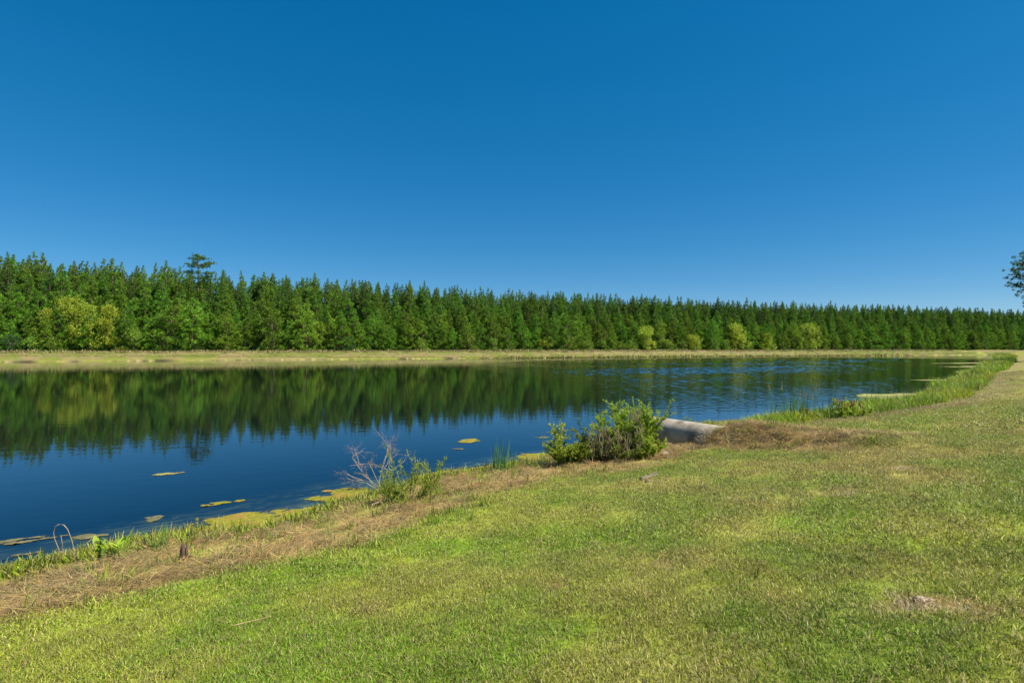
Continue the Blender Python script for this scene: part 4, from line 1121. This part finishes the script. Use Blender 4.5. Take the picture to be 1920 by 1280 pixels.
e = place("willow_shrub", p, "young upright willow shrub with narrow leaves beside the dead shrub", "shrub")
sb, lb = MB(), MB()
for (ox, n, L) in ((-0.26, 5, 0.80), (-0.05, 6, 0.92), (0.18, 5, 0.86), (0.40, 4, 1.02), (-0.42, 4, 0.6)):
    shrub_at(ox, 0.0, sb, lb, rng, n, 0.09, L, 0.18, 0.2, 0.08, 0.013, 52, r=0.005, twigs=1, upw=0.6, f0=0.2)
shrub_at(0.0, -0.05, sb, lb, rng, 16, 0.40, 0.36, 0.45, 0.6, 0.07, 0.016, 30, r=0.004, twigs=2)
obj("stems", sb.mesh("stems", M["stem_green"]), e); obj("foliage", lb.mesh("foliage", M["bush_light"]), e)

# --- cattails
def blade_clump(name, p, label, cat, n, rad, L, W, mat, lean=0.12, curve=0.25, group=None, seed=0, lo=0.6):
    rng = np.random.default_rng(seed)
    mbk = MB(); a = rng.uniform(0, 6.28, n); q = rad * np.sqrt(rng.random(n))
    P = np.stack([q * np.cos(a), q * np.sin(a), np.full(n, -0.04)], 1)
    blades(mbk, P, rng.uniform(0, 6.28, n), np.abs(rng.normal(0, lean, n)), rng.uniform(lo, 1.05, n) * L, W * rng.uniform(0.7, 1.2, n), rng, curve=rng.uniform(0, 1, n) * curve)
    o = obj(name, mbk.mesh(name, M[mat]), None, tuple(float(c) for c in p))
    return tag(o, label, cat, group)
blade_clump("cattail_clump", at(937, 884), "tallest clump of upright cattail leaves at the water's edge", "cattail", 34, 0.16, 0.88, 0.018, "cattail", 0.10, 0.25, "cattail clumps", 1)
blade_clump("cattail_clump", at(962, 880), "shorter cattail clump right beside the tallest one", "cattail", 20, 0.14, 0.62, 0.016, "reed", 0.16, 0.4, "cattail clumps", 2)
blade_clump("cattail_clump", at(990, 876), "small dark cattail clump nearest the pale stick", "cattail", 12, 0.07, 0.42, 0.015, "cattail", 0.18, 0.4, "cattail clumps", 3)
# --- arrow-leaved plant, grass tussocks and yellow-tipped plants at bottom left
rng = np.random.default_rng(63)
p = at(205, 1052)
e = place("arrowhead_plant", p, "arrow-leaved water plant with broad bright green leaves on thick stalks", "plant")
sb = MB()
for k in range(17):
    ox, oy = rng.uniform(-0.17, 0.24), rng.normal(0, 0.05); h = rng.uniform(0.16, 0.33)
    tipp = np.array([ox + rng.normal(0, 0.04), oy + rng.normal(0, 0.03), h])
    tube(sb, [(ox, oy, -0.03), (ox + rng.normal(0, 0.01), oy, h * 0.5), tipp], [0.008, 0.006, 0.004], 5, a=rng.random())
    lm = MB(); a = rng.uniform(0, 6.28); el = rng.uniform(0.3, 1.2); s_ = rng.uniform(0.07, 0.12)
    d = np.array([math.cos(a) * math.cos(el), math.sin(a) * math.cos(el), math.sin(el)]); sd = unit(np.cross(d, [0, 0, 1.0])); nn = np.cross(sd, d)
    V = [tipp, tipp - d * s_ * 0.55 + sd * s_ * 0.42, tipp + sd * s_ * 0.36 + d * s_ * 0.15 + nn * 0.012, tipp + d * s_ * 1.0, tipp - sd * s_ * 0.36 + d * s_ * 0.15 + nn * 0.012, tipp - d * s_ * 0.55 - sd * s_ * 0.42]
    lm.add(V, T=[(0, 1, 2), (0, 2, 3), (0, 3, 4), (0, 4, 5)], a=rng.uniform(0.4, 1))
    obj("leaf", lm.mesh("leaf", M["bush"]), e)
obj("stalks", sb.mesh("stalks", M["reed"]), e)
for i, (px, py, n, L, lab) in enumerate(((262, 1040, 16, 0.34, "loose grass tussock between the arrow-leaved plant and the big tussock"),
                                          (300, 1030, 44, 0.42, "big spreading green grass tussock at the water's edge"),
                                          (92, 1062, 16, 0.36, "grass tussock at the foot of the bent dead reed"),
                                          (30, 1078, 14, 0.34, "grass tussock at the water's edge, nearest the picture's left side"),
                                          (552, 985, 10, 0.36, "thin grass tussock beside the largest algae mat"),
                                          (600, 962, 12, 0.30, "thin grass tussock among the algae left of the dead shrub"))):
    blade_clump("grass_tussock", at(px, py), lab, "grass tussock", n, 0.13, L, 0.011, "reed", 0.4, 1.0, "grass tussocks along the near waterline", 20 + i, lo=0.4)
for i, (px, py, h, lab) in enumerate(((362, 1012, 0.24, "shorter of two yellow-tipped plants beside the stump"), (372, 1010, 0.32, "taller of two yellow-tipped plants beside the stump"))):
    e = place("yellow_tipped_plant", at(px, py), lab, "plant", "yellow-tipped plants by the stump")
    sb, lb, yb = MB(), MB(), MB(); rng = np.random.default_rng(70 + i)
    tube(sb, [(0, 0, -0.02), (0.005, 0, h * 0.5), (0, 0, h * 0.95)], [0.007, 0.006, 0.004], 5)
    for (mbk, z0, z1, m_) in ((lb, 0.3, 0.75, 50), (yb, 0.72, 1.0, 46)):
        z = rng.uniform(z0, z1, m_) * h; a = rng.uniform(0, 6.28, m_)
        leaves(mbk, np.stack([0 * z, 0 * z, z], 1), np.stack([np.cos(a), np.sin(a), np.full(m_, 0.7)], 1), rng.uniform(0.02, 0.036, m_), 0.012, rng)
    obj("stem", sb.mesh("stem", M["dead"]), e); obj("leaves", lb.mesh("leaves", M["bush_light"]), e); obj("tip", yb.mesh("tip", M["yellow_tip"]), e)
# --- rotten stump
rng = np.random.default_rng(81)
p = at(346, 1046)
sb = MB()
for k in range(26):
    a = rng.uniform(0, 6.28); q = 0.045 * math.sqrt(rng.random()); h = rng.uniform(0.08, 0.2)
    tube(sb, [(q * math.cos(a) * 1.3, q * math.sin(a) * 1.3, -0.03), (q * math.cos(a), q * math.sin(a), h * 0.6), (q * math.cos(a) * 1.1, q * math.sin(a), h)], [0.016, 0.012, 0.004], 5, a=rng.random())
for k in range(7):
    a = rng.uniform(0, 6.28); d = np.array([math.cos(a), math.sin(a), 0])
    tube(sb, [d * 0.02 + (0, 0, 0.04), d * 0.07 + (0, 0, 0.02), d * 0.15 + (0, 0, -0.02)], [0.016, 0.011, 0.005], 5, a=rng.random())
tag(obj("rotten_stump", sb.mesh("rotten_stump", M["stump"]), None, tuple(p)), "small dark rotten stump on the straw at the waterline", "stump")
# --- bent dead reed making a loop, and stray dead stalks
p = at(128, 1068)
sb = MB()
def arc(pts_px, r, depth_y):
    out_ = []
    for (px, py) in pts_px:
        out_.append(np.array([(px - 960) / 1000.0 * depth_y, depth_y, CAM_Z - (py - 652) / 1000.0 * depth_y]) - p)
    tube(sb, out_, r, 5, a=0.5)
yd = p[1]
arc([(146, 1072), (143, 1030), (138, 1010), (130, 990), (123, 982), (114, 981), (107, 985), (104, 997), (106, 1008), (112, 1022), (119, 1038)], 0.0045, yd)
obj_r = tag(obj("bent_reed", sb.mesh("bent_reed", M["dead"]), None, tuple(p)), "dead reed bent over into a loop at the water's edge", "reed")
sb = MB()
for (a_, b_) in (((120, 1035), (118, 1003)), ((128, 1040), (178, 1008)), ((138, 1042), (182, 1000)), ((66, 1065), (60, 1032))):
    arc([(a_[0], a_[1] + 18), ((a_[0] + b_[0]) / 2 + 2, (a_[1] + b_[1]) / 2), b_], 0.003, yd)
tag(obj("dead_stalks", sb.mesh("dead_stalks", M["dead"]), None, tuple(p)), "thin dead stalks leaning around the looped reed", "dead stalk")

# --- sticks, driftwood, stones, soil
def stick(name, px0, py0, px1, py1, r, label, seed, mat="driftwood", cat="stick", lift=0.01, group=None):
    rng = np.random.default_rng(seed)
    a_, b_ = at(px0, py0), at(px1, py1)
    k = 6; pts = []
    L = np.linalg.norm(b_ - a_)
    for i in range(k + 1):
        f = i / k; q = a_ * (1 - f) + b_ * f
        q = q + np.array([rng.normal(0, 0.02), rng.normal(0, 0.02), 0]) * L * (0 < i < k)
        q[2] = max(ground_z(q[0], q[1]), 0) + lift + r * 0.7
        pts.append(q - a_)
    mbk = MB(); tube(mbk, pts, r * np.interp(np.linspace(0, 1, k + 1), [0, 0.3, 1], [0.8, 1.0, 0.55]), 6)
    if L > 0.35:
        b, d = on_path(np.array(pts), np.array([0.55]))
        tube(mbk, [b[0], b[0] + d[0] * 0.05 + np.array([0.03, 0.02, 0.03]), b[0] + d[0] * 0.10 + np.array([0.05, 0.05, 0.05])], [r * 0.5, r * 0.4, r * 0.2], 5)
    return tag(obj(name, mbk.mesh(name, M[mat]), None, tuple(a_)), label, cat, group)
stick("fallen_stick", 435, 1180, 512, 1160, 0.0035, "pale dry stalk lying on the mown lawn", 1, "straw", lift=0.03)
stick("fallen_stick", 1200, 901, 1232, 893, 0.035, "short weathered log end half sunk in bare soil", 2, cat="log")
stick("fallen_stick", 1155, 868, 1172, 856, 0.028, "short pale driftwood piece leaning out of the tangled bush", 3, lift=0.03, cat="log")
stick("fallen_stick", 998, 880, 1022, 875, 0.013, "pale stick lying on mud beside the small dark cattail clump", 4)
stick("fallen_stick", 964, 895, 990, 894, 0.012, "short straight pale stick on the bank below the cattails", 5)
stick("fallen_stick", 700, 955, 745, 922, 0.009, "curved bare twig in the grass in front of the willow shrub", 6, "twig", lift=0.06)
stick("fallen_stick", 1298, 848, 1312, 832, 0.012, "thin stick leaning against the mound below the pipe", 7, lift=0.05)
stick("fallen_stick", 160, 1067, 215, 1055, 0.010, "dark stick lying along the mud by the arrow-leaved plant", 8, "stump")
def stone(name, px, py, sx, sy, sz, label, seed, mat, cat, group=None, rough_=0.2):
    rng = np.random.default_rng(seed)
    p = at(px, py)
    mbk = MB(); nu, nv = 14, 8; V = []
    for v in range(nv + 1):
        ph = math.pi * v / nv
        for u in range(nu):
            t_ = 2 * math.pi * u / nu
            d = np.array([math.sin(ph) * math.cos(t_), math.sin(ph) * math.sin(t_), math.cos(ph)])
            k = 1 + rough_ * (float(vnoise(np.array([d[0] * 2 + seed]), np.array([d[1] * 2 + d[2] * 3]), seed)[0]) - 0.5) * 2
            V.append(d * k * np.array([sx, sy, sz]))
    i, j = np.meshgrid(np.arange(nv), np.arange(nu), indexing='ij'); j2 = (j + 1) % nu
    mbk.add(V, Q=np.stack([i * nu + j, (i + 1) * nu + j, (i + 1) * nu + j2, i * nu + j2], -1).reshape(-1, 4))
    o = obj(name, mbk.mesh(name, M[mat], smooth=True), None, (p[0], p[1], p[2] + sz * 0.15))
    return tag(o, label, cat, group)
stone("pale_stone", 1246, 852, 0.10, 0.08, 0.06, "pale flat stone lying in front of the pipe", 31, "stone", "stone")
stone("pale_stone", 1252, 858, 0.05, 0.05, 0.035, "smaller pale stone just below the flat one", 32, "stone", "stone")
stone("ant_hill", 1729, 1122, 0.065, 0.05, 0.011, "low heap of pale sandy soil in the lawn", 33, "sand", "soil heap", rough_=0.5)
for i, (px, py, r_, lab) in enumerate(((1595, 812, 0.11, "dark soil clod at the right end of the mound"), (1332, 822, 0.09, "brown soil clod on the face of the mound beside the pipe"),
                                       (1352, 816, 0.08, "brown soil clod on the mound, above the one beside the pipe"), (1215, 905, 0.06, "dark soil clod under the log end"),
                                       (1250, 902, 0.055, "dark soil clod right of the log end"), (1385, 845, 0.06, "small dark clod below the middle of the mound"))):
    stone("soil_clod", px, py, r_ * 1.2, r_, r_ * 0.7, lab, 40 + i, "clod", "soil clod", "soil clods", 0.45)
# dry tuft in the lawn
blade_clump("dry_tuft", at(1347, 1148), "small dead straw-coloured tuft in the lawn", "grass tuft", 90, 0.07, 0.09, 0.004, "straw", 0.5, 0.8, None, 90, lo=0.3)

# --- reeds, seed heads and red-tipped plants on the shore behind the mound
for i, (px, py, n, L, mt, lab) in enumerate(((1470, 799, 46, 0.95, "reed", "tall loose reeds on the shore behind the left of the mound"), (1492, 798, 70, 1.25, "reed", "tallest dark reed clump on the shore behind the mound"),
                                             (1528, 797, 60, 0.8, "reed", "shorter reed clump right of the tallest reeds"), (1553, 797, 50, 0.75, "cattail", "reed clump left of the red-tipped plants"))):
    q = at(px, py, 0.12)
    blade_clump("reed_clump", (q[0], q[1], max(ground_z(q[0], q[1]), -0.05)), lab, "reeds", n, 0.5, L, 0.03, mt, 0.16, 0.3, "reed clumps behind the mound", 110 + i, lo=0.45)
rng = np.random.default_rng(121)
for i, (px0, top_px, top_py, lab) in enumerate(((1462, 1441, 722, "tall bent grass stalk with drooping seed head, leftmost over the water"), (1468, 1466, 716, "straight grass stalk with thin seed head second from the left"),
                                                (1496, 1500, 735, "grass stalk with fluffy pale seed head above the tallest reeds"), (1508, 1509, 738, "thin pale seed stalk just right of the fluffy one"),
                                                (1524, 1524, 742, "short white seed stalk over the water"), (1530, 1530, 719, "lone white-tipped stalk standing highest at the right of the reeds"))):
    q = at(px0, 800, 0.1); e = place("seed_stalk", q, lab, "seed stalk", "seed stalks over the reeds")
    tp_ = np.array([(top_px - 960) / 1000.0 * q[1], q[1], CAM_Z - (top_py - 652) / 1000.0 * q[1]]) - q
    sb, hb = MB(), MB()
    tube(sb, [(0, 0, -0.1), tp_ * 0.5 + np.array([0.03, 0, 0.05]), tp_], [0.006, 0.005, 0.004], 4)
    m_ = 40; f = rng.uniform(0.80, 1.02, m_)[:, None]
    leaves(hb, tp_ * f + rng.normal(0, 0.008, (m_, 3)), np.tile(unit(tp_), (m_, 1)) + rng.normal(0, 0.35, (m_, 3)), 0.06, 0.014, rng)
    obj("stalk", sb.mesh("stalk", M["reed"]), e); obj("seed_head", hb.mesh("seed_head", M["straw"]), e)
for i, (px, py, lab) in enumerate(((1500, 770, "orange-brown flower head left of its twin among the reeds"), (1511, 769, "orange flower head right of its twin among the reeds"))):
    q = at(px, 800, 0.1); e = place("flower_stalk", q, lab, "flower", "orange flower heads among the reeds")
    tz = CAM_Z - (py - 652) / 1000.0 * q[1] - q[2]
    sb, hb = MB(), MB(); tube(sb, [(0, 0, -0.1), (0.02, 0, tz * 0.5), (0, 0, tz)], [0.008, 0.007, 0.006], 5)
    m_ = 90; leaves(hb, np.stack([rng.normal(0, 0.02, m_), rng.normal(0, 0.02, m_), tz + rng.uniform(-0.13, 0.07, m_)], 1), rng.normal(0, 0.5, (m_, 3)) + np.array([0, 0, 0.8]), 0.06, 0.03, rng)
    obj("stalk", sb.mesh("stalk", M["reed"]), e); obj("flower_head", hb.mesh("flower_head", M["orange_head"]), e)
for i, (px, py, lab) in enumerate(((1571, 756, "red-tipped leafy plant, leftmost of four at the shore"), (1584, 758, "red-tipped leafy plant, second of four at the shore"),
                                   (1599, 758, "slender red-tipped plant, third of four at the shore"), (1612, 760, "bushy brown-topped plant, rightmost of four at the shore"))):
    q = at(px, 803, 0.1); e = place("red_tipped_plant", q, lab, "plant", "red-tipped plants at the shore")
    tz = CAM_Z - (py - 652) / 1000.0 * q[1] - q[2] + 0.08
    sb, lb, hb = MB(), MB(), MB()
    shrub(sb, lb, rng, 7, 0.16, tz * 0.98, 0.16, 0.15, 0.10, 0.05, 42, r=0.008, twigs=3, toneshift=-0.05)
    m_ = 44; leaves(hb, np.stack([rng.normal(0, 0.06, m_), rng.normal(0, 0.05, m_), tz * rng.uniform(0.78, 1.04, m_)], 1), rng.normal(0, 0.5, (m_, 3)) + np.array([0, 0, 0.8]), 0.085, 0.035, rng)
    obj("stems", sb.mesh("stems", M["stem_green"]), e); obj("leaves", lb.mesh("leaves", M["bush_light"]), e); obj("tip", hb.mesh("tip", M["red_tip"] if i != 3 else M["rust"]), e)
for i, (px, py, n, L, lab) in enumerate(((1287, 800, 3, 0.5, "leafy weed standing behind the pipe"), (1300, 800, 2, 0.45, "second leafy weed behind the pipe, right of the first"), (1312, 803, 3, 0.35, "low weed behind the pipe where it enters the mound"))):
    q = at(px, py, 0.05); q[2] = max(ground_z(q[0], q[1]), -0.05); e = place("shore_weed", q, lab, "weed", "weeds behind the pipe")
    sb, lb = MB(), MB(); shrub(sb, lb, rng, n, 0.06, L, 0.1, 0.2, 0.07, 0.03, 30, r=0.006, twigs=1)
    obj("stems", sb.mesh("stems", M["stem_green"]), e); obj("leaves", lb.mesh("leaves", M["bush"]), e)
# dark rushes far along the right-hand shore
for i, (px, py, lab) in enumerate(((1822, 713, "dark rush clump at the edge of the lush grass, nearer one"), (1868, 696, "dark rush clump far along the right shore"))):
    q = at(px, py, 0.0)
    blade_clump("rush_clump", q, lab, "rushes", 60, 0.9, 1.1, 0.05, "cattail", 0.2, 0.4, "rush clumps along the right shore", 140 + i, lo=0.5)

# ------------------------------------------------------------------ floating algae
def mat_mesh(seed, hx, hy, cell, thr, rot, mat, thick=0.01, at0=None, hug=0.0):
    """ragged floating mat: cells of a jittered grid where the noise is high, thinning towards the rim"""
    nx, ny = int(2 * hx / cell), int(2 * hy / cell)
    u, v = np.meshgrid(np.linspace(-hx, hx, nx + 1), np.linspace(-hy, hy, ny + 1), indexing='ij')
    rg = np.random.default_rng(seed)
    u = u + rg.normal(0, cell * 0.22, u.shape); v = v + rg.normal(0, cell * 0.22, v.shape)
    e_ = np.sqrt((u / hx) ** 2 + (v / hy) ** 2)
    c, s_ = math.cos(rot), math.sin(rot)
    fq = 0.10 / cell
    val = 0.40 * fbm(u / hx * 2.2 + seed * 7.1, v / hy * 1.6 + seed * 3.3, seed, 5) + 0.60 * fbm((u * c - v * s_) * fq + seed, (u * s_ + v * c) * fq * 1.7, seed + 3, 5) + 0.10 * (vnoise((u * c - v * s_) * fq * 7, (u * s_ + v * c) * fq * 12, seed + 9) - 0.5) + 0.10 * (1 - e_) - 0.9 * np.clip(e_ - 0.55, 0, 1)
    if hug:
        sh_, _, _ = shore(at0[0] + u * c - v * s_, at0[1] + u * s_ + v * c)
        val = val + hug * (sstep(-1.3, -0.1, sh_) - 0.5)
    ok = val > thr - 0.02
    z = 0.006 + thick * np.clip((val - thr) * 6, 0, 1) * (0.5 + vnoise(u / cell * 0.7, v / cell * 0.7, seed + 5))
    i, j = np.meshgrid(np.arange(nx), np.arange(ny), indexing='ij')
    q = np.stack([i * (ny + 1) + j, (i + 1) * (ny + 1) + j, (i + 1) * (ny + 1) + j + 1, i * (ny + 1) + j + 1], -1).reshape(-1, 4)
    q = q[ok.reshape(-1)[q].sum(1) >= 3]
    if len(q) == 0: return None
    us = np.unique(q); rm = np.full((nx + 1) * (ny + 1), -1); rm[us] = np.arange(len(us))
    c, s_ = math.cos(rot), math.sin(rot)
    V = np.stack([(u * c - v * s_).reshape(-1)[us], (u * s_ + v * c).reshape(-1)[us], z.reshape(-1)[us]], 1)
    mbk = MB(); mbk.add(V, Q=rm[q], a=np.clip((val - thr + 0.02) / 0.12, 0, 1).reshape(-1)[us])
    return mbk.mesh("algae_mat", M[mat], smooth=True)
def algae(px, py, hx, hy, rot, mat, label, seed, thr=0.47, cell=0.035, grp=None):
    q = at(px, py, 0.0)
    m = mat_mesh(seed, hx * 1.35, hy * 1.35, cell, thr + (0.03 if seed < 9 else 0.05 if mat != 'algae_pale' else 0.03), R(rot), mat, at0=q, hug=0.30 if seed < 9 or seed == 18 else 0.0)
    if m is None: print("empty algae", label); return
    tag(obj("algae_mat", m, None, tuple(q)), label, "algae", grp)
G1 = "floating algae along the near shore"
algae(475, 975, 0.95, 0.75, 40, "algae", "large yellow-green algae mat off the straw bank, left of the dead shrub", 1, 0.45, grp=G1)
algae(572, 962, 0.55, 0.45, 45, "algae", "yellow-green algae strip along the bank right of the largest mat", 2, 0.42, grp=G1)
algae(640, 924, 0.75, 0.62, 45, "algae", "yellow-green algae mat at the foot of the dead shrub", 3, 0.44, grp=G1)
algae(850, 888, 0.85, 0.45, 35, "algae", "bright yellow-green algae mat between willow shrub and cattails", 4, 0.38, grp=G1)
algae(905, 880, 0.55, 0.35, 35, "algae", "algae mat just left of the tallest cattails", 5, 0.42, grp=G1)
algae(1022, 815, 0.75, 0.9, 20, "algae", "outer algae patch beyond the small bush", 6, 0.46, grp=G1)
algae(1048, 824, 0.75, 0.8, 20, "algae", "orange-yellow algae mat touching the small bush from behind", 7, 0.46, grp=G1)
algae(1000, 855, 0.55, 0.5, 30, "algae", "algae patches in front of the small bush near the pale stick", 8, 0.45, grp=G1)
algae(880, 826, 0.32, 0.5, -25, "algae", "small isolated yellow algae float in open water", 9, 0.45, grp=G1)
algae(862, 841, 0.22, 0.1, 10, "algae_dull", "thin dull algae streak below the isolated float", 10, 0.40, cell=0.02, grp=G1)
algae(320, 887, 0.36, 0.13, 28, "algae_pale", "lone pale algae streak far out on the left water", 11, 0.36, cell=0.02, grp=G1)
algae(402, 944, 0.28, 0.14, 30, "algae", "little yellow algae float above the large mat", 12, 0.42, cell=0.02, grp=G1)
algae(450, 938, 0.13, 0.07, 30, "algae", "tiny yellow algae float right of the little one", 13, 0.40, cell=0.015, grp=G1)
algae(315, 968, 0.40, 0.26, 35, "algae_dull", "dull half-sunk algae patch behind the grass tussock", 14, 0.46, cell=0.02, grp=G1)
algae(178, 1002, 0.30, 0.18, 35, "algae_dull", "dull algae patch right of the looped reed", 15, 0.44, cell=0.02, grp=G1)
algae(45, 1012, 0.75, 0.16, 30, "algae_dull", "long dull algae streak left of the looped reed", 16, 0.40, cell=0.025, grp=G1)
algae(55, 1036, 0.25, 0.07, 30, "algae_dull", "short algae streak below the long one", 17, 0.40, cell=0.02, grp=G1)
algae(20, 1066, 0.40, 0.24, 40, "algae", "yellow-green algae mat at the bank in the lower left corner", 18, 0.42, cell=0.025, grp=G1)
algae(165, 1037, 0.14, 0.06, 30, "algae_dull", "tiny algae float left of the arrow-leaved plant", 19, 0.40, cell=0.015, grp=G1)
G2 = "pale algae bars along the right shore"
algae(1728, 743, 3.9, 2.3, 14, "algae_pale", "large pale algae bar reaching into the pond at right", 21, 0.33, cell=0.12, grp=G2)
algae(1795, 712, 4.5, 1.0, 8, "algae_pale", "thin pale algae bar right of the large one", 22, 0.38, cell=0.15, grp=G2)
algae(1822, 708, 4.0, 1.1, 8, "algae_pale", "short pale algae bar touching the lush grass", 23, 0.38, cell=0.15, grp=G2)
algae(1850, 697, 5.0, 2.0, 10, "algae_pale", "pale algae bar in front of the far rush clump", 24, 0.38, cell=0.2, grp=G2)
algae(1850, 687, 8.0, 3.5, 10, "algae_pale", "broad pale algae bar in the far right corner of the pond", 25, 0.38, cell=0.3, grp=G2)
algae(1835, 680.5, 10.0, 2.5, 10, "algae_pale", "thin farthest algae bar in the right corner", 26, 0.40, cell=0.3, grp=G2)
